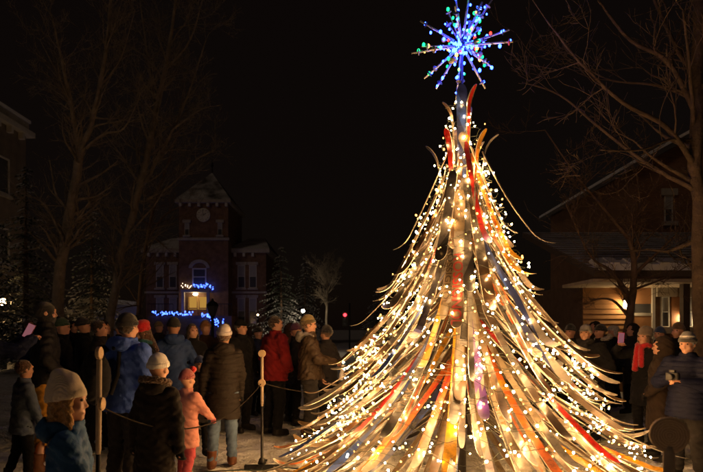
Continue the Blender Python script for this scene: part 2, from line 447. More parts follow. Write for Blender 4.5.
make_ski(D(47), .2, 2.20, 58, 38, 1.75, .085, M_orange, R(-4), .02, .14, 30)
make_ski(D(33), .28, 1.75, 52, 32, 1.75, .105, M_dbrown, R(-4), 0, .13, 20)
make_ski(D(25), .30, 1.45, 46, 24, 2.05, .09, M_orange, 0, 0, .13, 8)
make_ski(D(17), .30, 1.45, 46, 26, 2.0, .10, SKI[0], 0, 0, .13, 8, text=('SNV', .95, .12, 'orange', False))
make_ski(D(-40), .28, 1.55, 50, 30, 1.60, .075, M_red, R(4), 0, .13, 20)
make_ski(D(-52), .25, 1.75, 48, 26, 1.85, .08, SKI[14], R(4), 0, .06, 40)
make_ski(D(78), .15, 3.42, 66, 46, 1.36, .08, SKI[13], R(10), 0, .08, 44, curl_len=.36)
make_ski(D(-88), .24, 2.12, 52, 34, 1.62, .085, SKI[1], R(-10), 0, .05, 42, curl_len=.4)
make_ski(D(70), .24, 2.35, 56, 32, 1.85, .07, SKI[13], R(10), 0, .06, 36, curl_len=.4)
make_ski(D(66), .30, 1.2, 40, 20, 2.25, .08, SKI[0], R(10), 0, .06, 24, curl_len=.3)
make_ski(D(-78), .30, 1.12, 36, 14, 1.95, .10, SKI[11], R(-6), 0, .05, 40)
# crown: skis standing tips up round the top of the mast
for phi, r0, z0, L, w, m, cu, lean in ((-2, .05, 2.95, 1.23, .115, M_blue, 10, 90), (48, .06, 3.0, 1.17, .07, SKI[9], 50, 88), (-80, .07, 2.95, 1.10, .07, SKI[13], 52, 88),
                                       (-52, .11, 2.85, .86, .095, M_red, 24, 86), (62, .12, 2.9, .80, .085, SKI[15], 40, 84), (88, .16, 2.9, .80, .06, SKI[12], 58, 82),
                                       (-85, .18, 2.95, .66, .055, SKI[3], 48, 80), (4, .10, 2.95, .70, .10, SKI[14], 8, 88), (22, .085, 3.0, .62, .06, M_yellow, 20, 88),
                                       (150, .08, 2.95, 1.08, .08, SKI[2], 30, 88), (200, .09, 2.9, .95, .08, SKI[6], 40, 86), (-140, .12, 2.9, .8, .08, SKI[4], 40, 86), (120, .12, 2.9, .75, .08, SKI[1], 40, 85)):
    # the integrator falls, so a negative fall makes the ski stand; curl leans the tip outward
    make_ski(D(phi), r0, z0, -lean, -lean + 3, L, w, m, R(rs.uniform(-8, 8)), 0, 0, -cu, up=True, curl_len=.28)
mast = MB().tube([(0, 0, -.02), (0, 0, 3.3), (0, 0, 3.9), (0, 0, 4.62)], [.045, .035, .016, .013], 12).build('mast', mat('mast_steel', (.12, .11, .10), rough=.45, metal=.7), ski_tree, True)
for rr, z in ((.12, 3.3), (.2, 2.75), (.27, 2.2), (.33, 1.7), (.36, 1.25), (.36, .85)):
    hp = MB(); hp.tube([(rr * math.cos(a), rr * math.sin(a), z) for a in np.linspace(0, 2 * PI, 25)], .014, 6, cap=False)
    for k in range(4):
        a = k * PI / 2 + .3; hp.tube([(0.03 * math.cos(a), .03 * math.sin(a), z), (rr * math.cos(a), rr * math.sin(a), z)], .01, 6)
    hp.build('hoop', MATS['mast_steel'], ski_tree, True)

# ---- warm light strings
m_warm = [emit('warm_bulb_glow_%d' % e, (1.0, .53, .19), e) for e in (140, 290)] + [emit('golden_bulb_glow', (1.0, .43, .10), 4.5)]
m_wire = mat('green_wire', (.02, .03, .018), rough=.6)
bulb_me = [ico_mesh('bulb', .0078, 2, m, 1.25) for m in m_warm]
def env_r(a, z):
    best = 0
    ia = int((a + PI) / (2 * PI) * NA); iz = int(z / HZ)
    for da in (-1, 0, 1):
        for dz in (-1, 0, 1):
            best = max(best, ENV.get(((ia + da) % NA, iz + dz), 0) * (1.0 if not (da or dz) else .985))
    return best
PROF_Z = [.1, .4, .83, 1.36, 1.9, 2.27, 2.65, 3.0, 3.4, 4.0]
PROF_R = [2.0, 1.85, 1.62, 1.36, .98, .75, .52, .36, .22, .12]
def light_string(label, z_hi, z_lo, passes, spacing, seed, rmin=.08, jz=.05, half=165):
    """one cord laid to and fro over the skis, a bulb every hand's breadth"""
    rg = random.Random(seed)
    t = thing('light_string', label, 'string lights', (TX, TY, 0), T_ROT, 'warm white light strings on the ski tree')
    P = []; npp = 46; f = [rg.uniform(0, 6) for _ in range(4)]
    for k in range(passes):
        for i in range(npp):
            u = i / npp; a = D(half) * (2 * u - 1) * (1 if k % 2 == 0 else -1)
            z = z_hi + (z_lo - z_hi) * (k + u) / passes + jz * (math.sin(a * 3.1 + f[0] + k) * .8 + math.sin(a * 8.3 + f[1] + 2 * k) + .6 * math.sin(a * 17 + f[2] + k))
            z = max(z, .08)
            r = env_r(a, z)
            if r == 0: r = math.hypot(P[-1].x, P[-1].y) if P else rmin
            r = min(r, float(np.interp(z, PROF_Z, PROF_R)) + .06); r = max(r * (1 - (.10 if z_hi < 2.7 else .03) * math.sin(a) ** 2) * ((.95 if z_hi > 1.2 or z_hi < .6 else .90) + (.045 if z_hi > 1.2 else .08) * math.sin(a * 11 + f[3] + k)), rmin)
            P.append(Vector((r * math.sin(a), -r * math.cos(a), z)))
    Q = [P[0]] + [(P[i - 1] + P[i] * 2 + P[i + 1]) / 4 for i in range(1, len(P) - 1)] + [P[-1]]
    MB().tube(Q, .0022, 4).build('wire', m_wire, t)
    acc = 0; nb = 0
    for i in range(1, len(Q)):
        seg = (Q[i] - Q[i - 1]).length; acc += seg
        while acc >= spacing and nb < 299:
            acc -= spacing * rg.uniform(.55, 1.45) * (.55 + .95 * (.5 + .5 * math.sin(i * .31 + f[1]) * math.sin(i * .117 + f[2])))
            out = Vector((Q[i].x, Q[i].y, 0)).normalized()
            q = Q[i].lerp(Q[i - 1], rg.random()) + out * rg.uniform(.0, .05) + Vector((rg.gauss(0, .02), rg.gauss(0, .02), rg.gauss(0, .03)))
            q.z = max(q.z, .03)
            b = bpy.data.objects.new('bulb', rg.choices(bulb_me, (4, 3, 4) if z_hi > .6 else (4, 6, 3))[0]); COL.objects.link(b); b.parent = t; b.location = q
            b.rotation_euler = (rg.uniform(-1, 1), rg.uniform(-1, 1), 0); s = rg.choice((.7, .8, .9, 1.0, 1.0, 1.15, 1.4)); b.scale = (s, s, s); nb += 1
    return nb
NB = [light_string('warm white string lights round the upright crown skis below the star', 4.0, 3.30, 6, .16, 3, .07, .03),
      light_string('warm white string lights wound round the narrow neck of the ski tree', 3.34, 2.62, 11, .135, 4, .1, .04),
      light_string('warm white string lights round the upper flare of the ski tree', 2.66, 2.02, 8, .14, 5, .1, .05),
      light_string('warm white string lights round the ski tree at the height of the red lettered ski', 2.05, 1.52, 7, .145, 6, .1, .05),
      light_string('warm white string lights round the lower middle of the ski tree', 1.56, 1.12, 7, .142, 8, .1, .05, 135),
      light_string('warm white string lights across the broad lower skirt of the ski tree', 1.16, .82, 6, .138, 9, .1, .05, 110),
      light_string('warm white string lights over the skirt just above the lowest ski tips', .84, .54, 5, .138, 11, .1, .05, 100),
      light_string('warm white string lights along the lowest ski tips near the snow', .56, .2, 5, .165, 10, .1, .05, 100)]
print('BULBS', NB)

# ---- star of ski poles
star = thing('ski_pole_star', 'star of ski poles radiating from the mast top, hung with coloured lights', 'star', (TX, TY, 4.62))
m_pole = mat('pole_aluminium', (.70, .71, .73), rough=.5, metal=.3, var=.15)
m_grip = mat('pole_grip', (.03, .03, .035), rough=.7)
bk = {c: mat('basket_' + c, C_[c], rough=.5) for c in ('red', 'white', 'blue', 'black')}
bk['pink'] = mat('basket_pink', (.75, .12, .22), rough=.5)
MB().lathe([(.02, -.05), (.045, -.035), (.05, 0), (.045, .035), (.02, .05)], 14).build('hub', MATS['mast_steel'], star, True)
ends = [(421, 18), (413, 47), (426, 72), (437, 86), (427, 58), (489, 82), (492, 66), (507, 52), (506, 36), (489, 7), (479, 10), (452, -2), (467, -4), (460, 92), (470, 60), (448, 28)]
star_pts = []
rs2 = random.Random(5)
for i, (ex, ey) in enumerate(ends):
    e = at(ex, ey, TY); v = Vector((e.x - TX, rs2.uniform(-.22, .22), e.z - 4.62))
    if i >= 14: v.y = -.40
    u = v.normalized(); q = u.to_track_quat('Z', 'Y').to_matrix().to_4x4(); Ln = v.length
    o = MB().tube([(0, 0, .03), (0, 0, Ln * .5), (0, 0, Ln)], [.013, .012, .009], 8).build('ski_pole', m_pole, star, True); o.matrix_local = q
    z = Ln * (.86 if i != 7 else .93)
    bc = 'pink' if i == 7 else rs2.choice(['white', 'blue', 'black', 'white'])
    b = MB(); b.lathe([(.01, -.012), (.03, -.006), (.034, 0), (.03, .004), (.01, .01)], 12); b.build('basket', bk[bc], o, True, (0, 0, z))
    b = MB(); b.tube([(0, 0, .04), (0, 0, .13)], [.014, .012], 8); b.build('grip', m_grip, o, True)
    star_pts.append((u, Ln))
for v in [(.25, .5, .3), (-.3, .45, -.1), (.1, .5, -.3), (-.2, .48, .35)] + [(rs2.gauss(0, 1), rs2.gauss(0, .7), rs2.gauss(0, 1)) for _ in range(15)]:
    u = Vector(v).normalized(); Ln = .5 if abs(u.y) > .7 else rs2.uniform(.24, .46); q = u.to_track_quat('Z', 'Y').to_matrix().to_4x4()
    o = MB().tube([(0, 0, .03), (0, 0, Ln)], [.0085, .0045], 8).build('ski_pole', m_pole, star, True); o.matrix_local = q
    MB().lathe([(.01, -.012), (.03, -.006), (.034, 0), (.03, .004), (.01, .01)], 12).build('basket', bk['white'], o, True, (0, 0, Ln * .86))
    star_pts.append((u, Ln))
led = {'blue': emit('led_blue', (.014, .045, 1.0), 30), 'green': emit('led_green', (.01, .80, .20), 3.2), 'red': emit('led_red', (1.0, .03, .02), 5), 'amber': emit('led_amber', (1.0, .42, .08), 4.5)}
led_me = {k: ico_mesh('bulb', .0155, 1, m, 1.3) for k, m in led.items()}
ls = thing('light_string', 'blue, green, red and amber string lights wound on the ski pole star', 'string lights', (TX, TY, 4.62))
wire = MB()
for u, Ln in star_pts:
    k = u.orthogonal().normalized(); w = u.cross(k)
    wire.tube([u * (Ln * t) + (k * math.cos(t * 26) + w * math.sin(t * 26)) * .015 for t in np.linspace(.08, .95, 24)], .0025, 4)
    tt = .13
    while tt < 1.0:
        c = rs2.choices(['blue', 'green', 'red', 'amber'], [9, 1.8, 1.2, 1.6])[0] if tt > .3 else 'blue'
        b = bpy.data.objects.new('bulb', led_me[c]); COL.objects.link(b); b.parent = ls
        b.location = u * (Ln * tt) + Vector((rs2.uniform(-.03, .03), rs2.uniform(-.03, .03), rs2.uniform(-.03, .03)))
        s = rs2.uniform(.6, 1.3); b.scale = (s, s, s)
        tt += rs2.uniform(.12, .24)
for _ in range(26):
    v = Vector((rs2.gauss(0, 1), rs2.gauss(0, 1), rs2.gauss(0, 1))).normalized() * rs2.uniform(.05, .11)
    b = bpy.data.objects.new('bulb', led_me['blue' if rs2.random() < .93 else 'green']); COL.objects.link(b); b.parent = ls; b.location = v
wire.build('wire', m_wire, ls)

# ================================================================== BUILDINGS
m_brick = mat('old_brick', (.20, .115, .07), rough=.9, var=.3, scale=3, bump=.5, bscale=14)
m_stone = mat('pale_stone', (.42, .38, .32), rough=.85, var=.15, scale=4, bump=.3, bscale=20)
m_slate = snowy('snowy_slate', (.09, .085, .08), .55, .95, nscale=.8)
m_trim = mat('white_trim', (.60, .57, .52), rough=.6, var=.1)
m_glass = mat('dark_glass', (.09, .09, .10), rough=.12, var=.3, scale=.7)
m_blind = mat('window_blind', (.34, .33, .33), rough=.7, var=.1, scale=2)
m_iron = mat('black_iron', (.02, .02, .02), rough=.5, metal=.4)
m_snow = mat('settled_snow', (.80, .80, .82), rough=.8, var=.06, scale=3, bump=.4, bscale=6)

def sash_window(parent, x0, x1, z0, z1, y, pane=None, arch=False):
    """frame, two panes, sill and lintel standing just proud of the wall face y (outside is -y)"""
    f = MB(); w = (x1 - x0) * .09
    f.box(x0, x0 + w, y - .06, y + .05, z0, z1).box(x1 - w, x1, y - .06, y + .05, z0, z1).box(x0 + w, x1 - w, y - .06, y + .05, z0, z0 + w).box(x0 + w, x1 - w, y - .06, y + .05, z1 - w, z1)
    zm = (z0 + z1) / 2; f.box(x0 + w, x1 - w, y - .055, y + .045, zm - w * .4, zm + w * .4)
    o = f.build('window', m_trim, parent)
    MB().box(x0 + w, x1 - w, y - .02, y - .01, z0 + w, zm - w * .4).build('pane', m_glass, o)
    MB().box(x0 + w, x1 - w, y - .025, y - .015, zm + w * .4, z1 - w).build('pane', pane or m_blind, o)
    MB().box(x0 - .12, x1 + .12, y - .2, y - .061, z0 - .16, z0 - .005).build('sill', m_stone, o)
    if arch:
        xm = (x0 + x1) / 2; ra = (x1 - x0) / 2
        A = [Vector((xm + (ra + .30) * math.cos(a), y - .13, z1 + .01 + (ra * .75 + .28) * math.sin(a))) for a in np.linspace(0, PI, 13)]
        B = [Vector((xm + ra * math.cos(a), y - .13, z1 + .01 + ra * .75 * math.sin(a))) for a in np.linspace(PI, 0, 13)]
        MB().prism(A + B, (0, .127, 0)).build('arch', m_stone, o)
    else:
        MB().box(x0 - .15, x1 + .15, y - .14, y - .062, z1 + .005, z1 + .26).build('lintel', m_stone, o)
    return o

def courthouse():
    Y = 50.0
    t = thing('courthouse', 'two storey brick courthouse with square clock tower and lit front door', 'building', (at(207, 328, Y).x, Y, 0))
    k = Y / FPX
    X = lambda p: (p - 207) * k
    Z = lambda q: EYE + (HY - q) * k
    for x0, x1 in ((146, 184), (232, 266)):
        MB().box(X(x0), X(x1), 0, 9, -.1, Z(253)).build('wall', m_brick, t)
        o = MB().box(X(x0) - .35, X(x1) + .35, -.35, 9.3, Z(253) + .003, Z(249)).build('cornice', m_stone, t)
        n = int((X(x1) - X(x0)) / .8)
        for i in range(n): MB().box(X(x0) + .2 + i * .8, X(x0) + .42 + i * .8, -.28, -.004, Z(253) - .34, Z(253) - .004).build('bracket', m_trim, t)
        xa, xb, zb = X(x0) - .35, X(x1) + .35, Z(249) + .004
        r = MB(); c0, c1 = (xa * .7 + xb * .3, 4.5, zb + 1.7), (xa * .3 + xb * .7, 4.5, zb + 1.7)
        q = [(xa, -.35, zb), (xb, -.35, zb), (xb, 9.3, zb), (xa, 9.3, zb)]
        r.poly([q[0], q[1], c1, c0]).poly([q[1], q[2], c1]).poly([q[2], q[3], c0, c1]).poly([q[3], q[0], c0]).poly(q[::-1]); r.build('roof', m_slate, t)
        cs = (241.5, 253) if x0 > 200 else (160, 173)
        for c in cs:
            sash_window(t, X(c) - .34, X(c) + .34, Z(288), Z(265), 0); sash_window(t, X(c) - .34, X(c) + .34, Z(324), Z(298), 0)
        MB().box(X(x0) - .1, X(x1) + .1, -.13, -.003, Z(293.5), Z(291.5)).build('belt_course', m_stone, t)
    # tower
    MB().box(X(184) + .003, X(232) - .003, -1.5, 4.5, -.1, Z(207)).build('tower_wall', m_brick, t)
    MB().box(X(181), X(235), -1.85, 4.85, Z(207) + .003, Z(204)).build('tower_cornice', m_stone, t)
    for i in range(6): MB().box(X(185) + i * .8, X(185) + .22 + i * .8, -1.78, -1.504, Z(207) - .3, Z(207) - .004).build('bracket', m_trim, t)
    a, b, zb = X(181), X(235), Z(204) + .004
    r = MB(); q = [(a, -1.85, zb), (b, -1.85, zb), (b, 4.85, zb), (a, 4.85, zb)]; ap = ((a + b) / 2, 1.5, Z(168))
    for i in range(4): r.poly([q[i], q[(i + 1) % 4], ap])
    r.poly(q[::-1]); o = r.build('tower_roof', m_slate, t)
    MB().lathe([(.08, 0), (.05, .5), (.14, .62), (.02, 1.2)], 10).build('finial', m_iron, o, False, ap)
    # clock
    cz = Z(218.5); cl = MB(); cl.lathe([(.60, 0), (.60, .09), (.52, .10)], 28); o = cl.build('clock_face', mat('clock_white', (.62, .58, .50), rough=.5), t); o.matrix_local = Matrix.Translation((X(208), -1.503, cz)) @ Matrix.Rotation(PI / 2, 4, 'X')
    for ang, ln, w in ((R(-60), .28, .05), (R(10), .44, .035)):
        h_ = MB().box(-w / 2, w / 2, 0, ln, .102, .115).build('clock_hand', m_iron, o); h_.rotation_euler = (0, 0, ang)
    for i in range(12):
        h_ = MB().box(-.018, .018, .42, .50, .102, .112).build('hour_mark', m_iron, o); h_.rotation_euler = (0, 0, i * PI / 6)
    MB().box(X(184) - .1, X(232) + .1, -1.63, -1.503, Z(243), Z(240.5)).build('belt_course', m_stone, t)
    sash_window(t, X(204) - .62, X(204) + .62, Z(287), Z(270), -1.5, m_glass, True)
    for c in (192, 224): sash_window(t, X(c) - .2, X(c) + .2, Z(238), Z(226), -1.5)
    # entrance: lit doors under a canopy, steps
    d0, d1 = X(193.5), X(213)
    for s0, s1 in ((d0, (d0 + d1) / 2 - .02), ((d0 + d1) / 2 + .02, d1)):
        MB().box(s0, s1, -1.60, -1.503, Z(316), Z(310) - .004).build('door_foot', mat('door_oak', (.25, .12, .04), rough=.5), t)
        o = MB().box(s0, s1, -1.62, -1.503, Z(310), Z(298)).build('door', emit('lit_doorway', (1.0, .52, .10), .36), t)
        MB().box(s0 + .03, s0 + .10, -1.66, -1.621, Z(316), Z(298)).box(s1 - .10, s1 - .03, -1.66, -1.621, Z(316), Z(298)).box(s0 + .1, s1 - .1, -1.66, -1.621, Z(309) - .05, Z(309) + .05).build('door_rail', mat('door_oak', (.25, .12, .04), rough=.5), o)
    MB().box(d0 - .35, d1 + .35, -2.6, -1.503, Z(294), Z(291.5)).build('canopy', m_stone, t)
    for x in (d0 - .2, d1 + .2): MB().box(x - .12, x + .12, -2.55, -2.3, Z(317), Z(294) - .003).build('porch_post', m_stone, t)
    MB().box(d0 - 2.6, d1 + 2.6, -4.2, -1.503, -.1, Z(317)).build('porch_floor', m_brick, t)
    for i in range(10):
        MB().box(d0 - .5, d1 + .5, -4.2 - .32 * (i + 1), -4.203 - .32 * i, -.1, Z(317) - .25 * (i + 1)).build('step', m_stone, t)
    rl = MB()
    for x0, x1, y0, z0, z1 in ((d0 - 2.6, d0 - .5, -4.15, Z(317), Z(317)), (d1 + .5, d1 + 2.6, -4.15, Z(317), Z(317))):
        rl.tube([(x0, y0, z0 + 1), (x1, y0, z1 + 1)], .03, 6)
        for x in np.linspace(x0, x1, 8): rl.tube([(x, y0, z0), (x, y0, z0 + 1)], .018, 5)
    rl.build('railing', m_iron, t)
    wl_ = thing('entrance_lamp', 'bright lamp under the canopy over the courthouse door', 'lamp', (t.location.x + X(202), Y - 2.1, Z(295)))
    MB().lathe([(.12, -.16), (.2, -.1), (.2, 0), (.1, .03)], 14).build('lamp_globe', emit('entrance_lamp_glow', (1, .72, .38), 25), wl_, True)
    MB().lathe([(.08, .031), (.05, .10)], 10).build('bracket', m_iron, wl_)
    # blue light strings
    m_bl = emit('rail_led_blue', (.05, .12, 1.0), 6); bme = ico_mesh('bulb', .055, 1, m_bl)
    def blue(label, pts, n, jit, seed, cols=None):
        rg = random.Random(seed); s_ = thing('light_string', label, 'string lights', (t.location.x, Y, 0))
        P = []
        for i in range(n):
            u = i / (n - 1) * (len(pts) - 1); j = min(int(u), len(pts) - 2); p = Vector(pts[j]).lerp(Vector(pts[j + 1]), u - j)
            P.append(p)
        MB().tube(P, .012, 4).build('wire', m_wire, s_)
        for i, p in enumerate(P):
            b = bpy.data.objects.new('bulb', bme if not cols or i >= cols else white_me); COL.objects.link(b); b.parent = s_
            b.location = p + Vector((rg.uniform(-jit, jit), rg.uniform(-.1, .1), rg.uniform(-jit * 2.2, jit))); sc = rg.uniform(.6, 1.25); b.scale = (sc, sc, sc * 1.3)
    white_me = ico_mesh('bulb', .04, 1, emit('rail_led_white', (1, .75, .5), 3))
    pt = lambda px, py, yy: (X(px), yy, Z(py))
    blue('blue string lights draped along the courthouse porch railing', [pt(170, 313.5, -4.3), pt(182, 314.5, -4.3), pt(195, 314, -4.3), pt(207, 314.5, -4.3)], 52, .10, 1)
    blue('blue string lights sloping down the courthouse stair rail', [pt(214, 315, -4.4), pt(222, 316.5, -4.6), pt(229, 320, -5.4), pt(236, 324, -6.5)], 44, .12, 2)
    blue('blue and white string lights on the ledge over the courthouse door', [pt(188, 286, -1.75), pt(194, 287.5, -1.75), pt(202, 287, -1.75), pt(207, 287.5, -1.75), pt(212, 285.5, -1.75), pt(218, 289.5, -1.75)], 46, .11, 3, 14)
    blue('short blue string lights on the low post beside the courthouse steps', [pt(238, 330, -7), pt(240, 326, -7), pt(241.5, 321, -7)], 14, .04, 4)
courthouse()

def left_block():
    """flat roofed street building beyond the spruce, only its corner in view"""
    x1 = -17.7; Y = 21.0; t = thing('street_building', 'dim flat roofed building with stepped cornice beyond the snowy spruces', 'building', (x1, Y, 0))
    Zt = 12.0
    MB().box(-8, 0, 0, 9, -.1, Zt).build('wall', mat('dark_siding', (.20, .16, .12), rough=.85, var=.2, scale=2, bump=.4, bscale=3), t)
    MB().box(-8.2, .35, -.35, 9.3, Zt + .003, Zt + .28).build('cornice', m_trim, t)
    MB().box(-8.0, .12, -.18, 9.1, Zt + .283, Zt + .75).build('parapet', m_stone, t)
    MB().box(-8.1, .2, -.26, 9.15, Zt + .753, Zt + .90).build('snow_cap', m_snow, t)
    for i in range(9): MB().box(.004, .26, .3 + i * 1.0, .5 + i * 1.0, Zt - .35, Zt - .003).build('bracket', m_trim, t)
    for i in range(3):
        for z in (1.2, 4.8, 8.4):
            f = MB(); y0 = 1.2 + i * 2.6
            f.box(.004, .06, y0, y0 + .1, z, z + 1.9).box(.004, .06, y0 + 1.0, y0 + 1.1, z, z + 1.9).box(.004, .06, y0 + .1, y0 + 1.0, z, z + .1).box(.004, .06, y0 + .1, y0 + 1.0, z + 1.8, z + 1.9)
            o = f.build('window', m_trim, t); MB().box(.006, .02, y0 + .1, y0 + 1.0, z + .1, z + 1.8).build('pane', m_glass, o)
            MB().box(.004, .18, y0 - .1, y0 + 1.2, z - .15, z - .004).build('sill', m_stone, o)
left_block()

def right_cabin():
    Y = 13.6; k = Y / FPX
    x0 = (585 - CX) * k
    t = thing('porch_building', 'timber building with lap siding and a snowy shingle roof over its porch', 'building', (x0, Y, 0))
    X = lambda p: (p - 585) * k
    Z = lambda q: EYE + (HY - q) * k
    m_board = mat('lap_siding', (.36, .19, .08), rough=.8, var=.22, scale=3, bump=.25, bscale=12)
    m_ochre = mat('ochre_panel', (.40, .20, .09), rough=.8, var=.15, scale=3)
    MB().box(0, 7.5, .03, 6, -.1, Z(283)).build('wall', mat('sheathing', (.15, .09, .05), rough=.9), t)
    nb = 22; zb = np.linspace(-.02, Z(284), nb + 1)
    for i in range(nb):                                   # lap siding left of the doorway
        MB().prism([(-.05, .026, zb[i]), (-.05, -.025, zb[i]), (-.05, .006, zb[i + 1] - .002), (-.05, .026, zb[i + 1] - .002)], (X(628) + .05, 0, 0)).build('board', m_board, t)
    MB().box(X(628) + .004, X(632), -.05, .026, -.05, Z(285)).build('corner_trim', m_trim, t)
    MB().box(X(632) + .004, X(651), -.012, .026, -.05, Z(316)).build('door_panel', m_ochre, t)
    MB().box(X(632) + .004, X(651), -.03, .024, Z(316) + .004, Z(313)).build('ledge', m_trim, t)
    MB().box(X(632) + .004, X(651), .0, .024, Z(313) + .004, Z(304)).build('transom_glass', m_glass, t)
    MB().box(X(632) + .004, X(651), -.012, .026, Z(304) + .004, Z(286)).build('upper_panel', m_ochre, t)
    MB().box(X(651) + .004, X(654), -.06, .026, -.05, Z(285)).build('door_trim', m_trim, t)
    # porch post, beam, far window bay
    MB().box(X(653), X(659), -1.25, -1.10, -.05, Z(284)).build('porch_post', mat('dark_timber', (.06, .04, .028), rough=.8), t)
    MB().box(X(690), X(696), -1.25, -1.10, -.05, Z(284)).build('porch_post', MATS['dark_timber'], t)
    sash_window(t, X(661), X(669), Z(327), Z(297), .03); sash_window(t, X(684), X(693), Z(327), Z(297), .03)
    MB().box(X(671), X(680), -.03, .026, -.02, Z(297)).build('door', mat('brown_door', (.30, .13, .05), rough=.5), t)
    for i in range(12): MB().box(X(660), X(720), -.012, .026, Z(296) + i * .0 + i * .028, Z(296) + .026 + i * .028).build('board', m_board, t)
    # roof: porch eave in front, slope rising to a ridge
    xa, xb = -.55, 8.2; e0, e1 = Z(283), 4.35
    r = MB(); r.prism([(xa, -1.75, e0), (xa, 3.2, e1), (xa, 3.2, e1 + .16), (xa, -1.75, e0 + .14)], (xb - xa, 0, 0)); r.build('roof', snowy('cabin_roof', (.10, .075, .055), .70, 1.15, nscale=2.2), t)
    rg = random.Random(4)
    for row in range(16):                                  # shingle courses
        y = -1.74 + row * .30; z = e0 + .145 + (y + 1.75) * (e1 - e0 + .02) / 4.95
        MB().prism([(xa, y, z), (xa, y + .32, z + .32 * (e1 - e0) / 4.95), (xa, y + .32, z + .32 * (e1 - e0) / 4.95 + .012), (xa, y, z + .035)], (xb - xa, 0, 0)).build('shingle_course', MATS['cabin_roof'], t)
    s = MB()
    N = 40; pr = []
    for i in range(N):                                    # snow along the eave
        x = xa + .1 + (xb - xa - .2) * i / N; hh = .10 + .10 * abs(mnoise.noise(Vector((x * 1.7, 0, 0)))); dd = .5 + .5 * mnoise.noise(Vector((x * .9, 4, 0)))
        pr.append((x, hh, max(.12, dd)))
    for (xq, h1, d1), (xr, h2, d2) in zip(pr, pr[1:]):
        sl = (e1 - e0) / 4.95; zz = e0 + .185
        s.prism([(xq, -1.80, zz - .06), (xq, -1.80 + d1, zz + d1 * sl), (xq, -1.80 + d1 * .6, zz + d1 * .6 * sl + h1), (xq, -1.82, zz + h1 * .7)], (xr - xq + .001, 0, 0))
    s.build('roof_snow', m_snow, t)
    MB().box(xa, xb, -1.70, .025, e0 - .12, e0 - .05).build('soffit', mat('soffit_cream', (.55, .45, .32), rough=.8), t)
    # wall lamp by the siding
    L = thing('wall_lamp', 'bright wall lamp on the lap siding by the porch', 'lamp', (x0 + X(623), Y - .16, Z(304)))
    MB().lathe([(.03, -.12), (.06, -.10), (.07, .06), (.03, .08)], 14).build('lamp_glass', emit('wall_lamp_glow', (1, .66, .30), 42), L, True)
    MB().lathe([(.085, .081), (.07, .12), (.01, .17)], 12).build('cap', m_iron, L); MB().box(-.02, .02, .072, .118, -.02, .03).build('bracket', m_iron, L)
    L = thing('porch_lantern', 'second wall lamp beside the brown porch door', 'lamp', (x0 + X(681.5), Y - .12, Z(318)))
    MB().lathe([(.03, -.10), (.05, -.08), (.055, .05), (.03, .07)], 14).build('lamp_glass', emit('porch_lamp_glow', (1, .70, .36), 45), L, True)
    MB().lathe([(.065, .071), (.05, .11), (.01, .14)], 12).build('cap', m_iron, L); MB().box(-.02, .02, .057, .108, -.02, .03).build('bracket', m_iron, L)
    # stair with rail at the right
    st = thing('porch_stair', 'wooden porch stair with a sloping handrail by the big trunk', 'stairs', (x0 + X(690), Y - 2.6, 0))
    for i in range(4): MB().box(0, 1.6, .3 * i, .3 * i + .296, 0, .17 * (i + 1)).build('step', MATS['dark_timber'], st)
    MB().tube([(-.05, -.1, .95), (-.05, 1.25, 1.68)], .035, 8).build('handrail', MATS['dark_timber'], st)
    for yy in (0.0, .6, 1.2): MB().box(-.08, -.02, yy, yy + .06, 0, 1.0 + yy * .54).build('baluster', MATS['dark_timber'], st)
right_cabin()

def tall_gable():
    Y = 21.0; k = Y / FPX; x0 = (636 - CX) * k
    t = thing('gabled_building', 'tall brown building with steep snow edged gable behind the porch building', 'building', (x0, Y, 0))
    X = lambda p: (p - 636) * k
    Z = lambda q: EYE + (HY - q) * k
    ridge = X(728); w = ridge * 2
    zE, zR = Z(168), Z(118)
    MB().prism([(0, 0, -.1), (w, 0, -.1), (w, 0, zE), (ridge, 0, zR), (0, 0, zE)], (0, 9, 0)).build('wall', mat('brown_boards', (.22, .115, .06), rough=.85, var=.2, scale=2, bump=.5, bscale=5, wave='Z'), t)
    ov = .5; sl = (zR - zE) / ridge
    for sgn in (0, 1):
        a = (-ov, -.6, zE - ov * sl) if not sgn else (w + ov, -.6, zE - ov * sl); b = (ridge, -.6, zR)
        o = MB().prism([(a[0], a[1], a[2] + .01), (b[0], b[1], b[2] + .01), (b[0], b[1], b[2] + .2), (a[0], a[1], a[2] + .2)], (0, 10, 0)).build('roof', m_slate, t)
        MB().prism([(a[0], -.63, a[2] + .21), (b[0], -.63, b[2] + .21), (b[0], -.63, b[2] + .33), (a[0], -.63, a[2] + .33)], (0, 10, 0)).build('roof_snow', m_snow, t)
    sash_window(t, X(664), X(672), Z(222), Z(196), 0); sash_window(t, X(716), X(726), Z(222), Z(196), 0)
tall_gable()

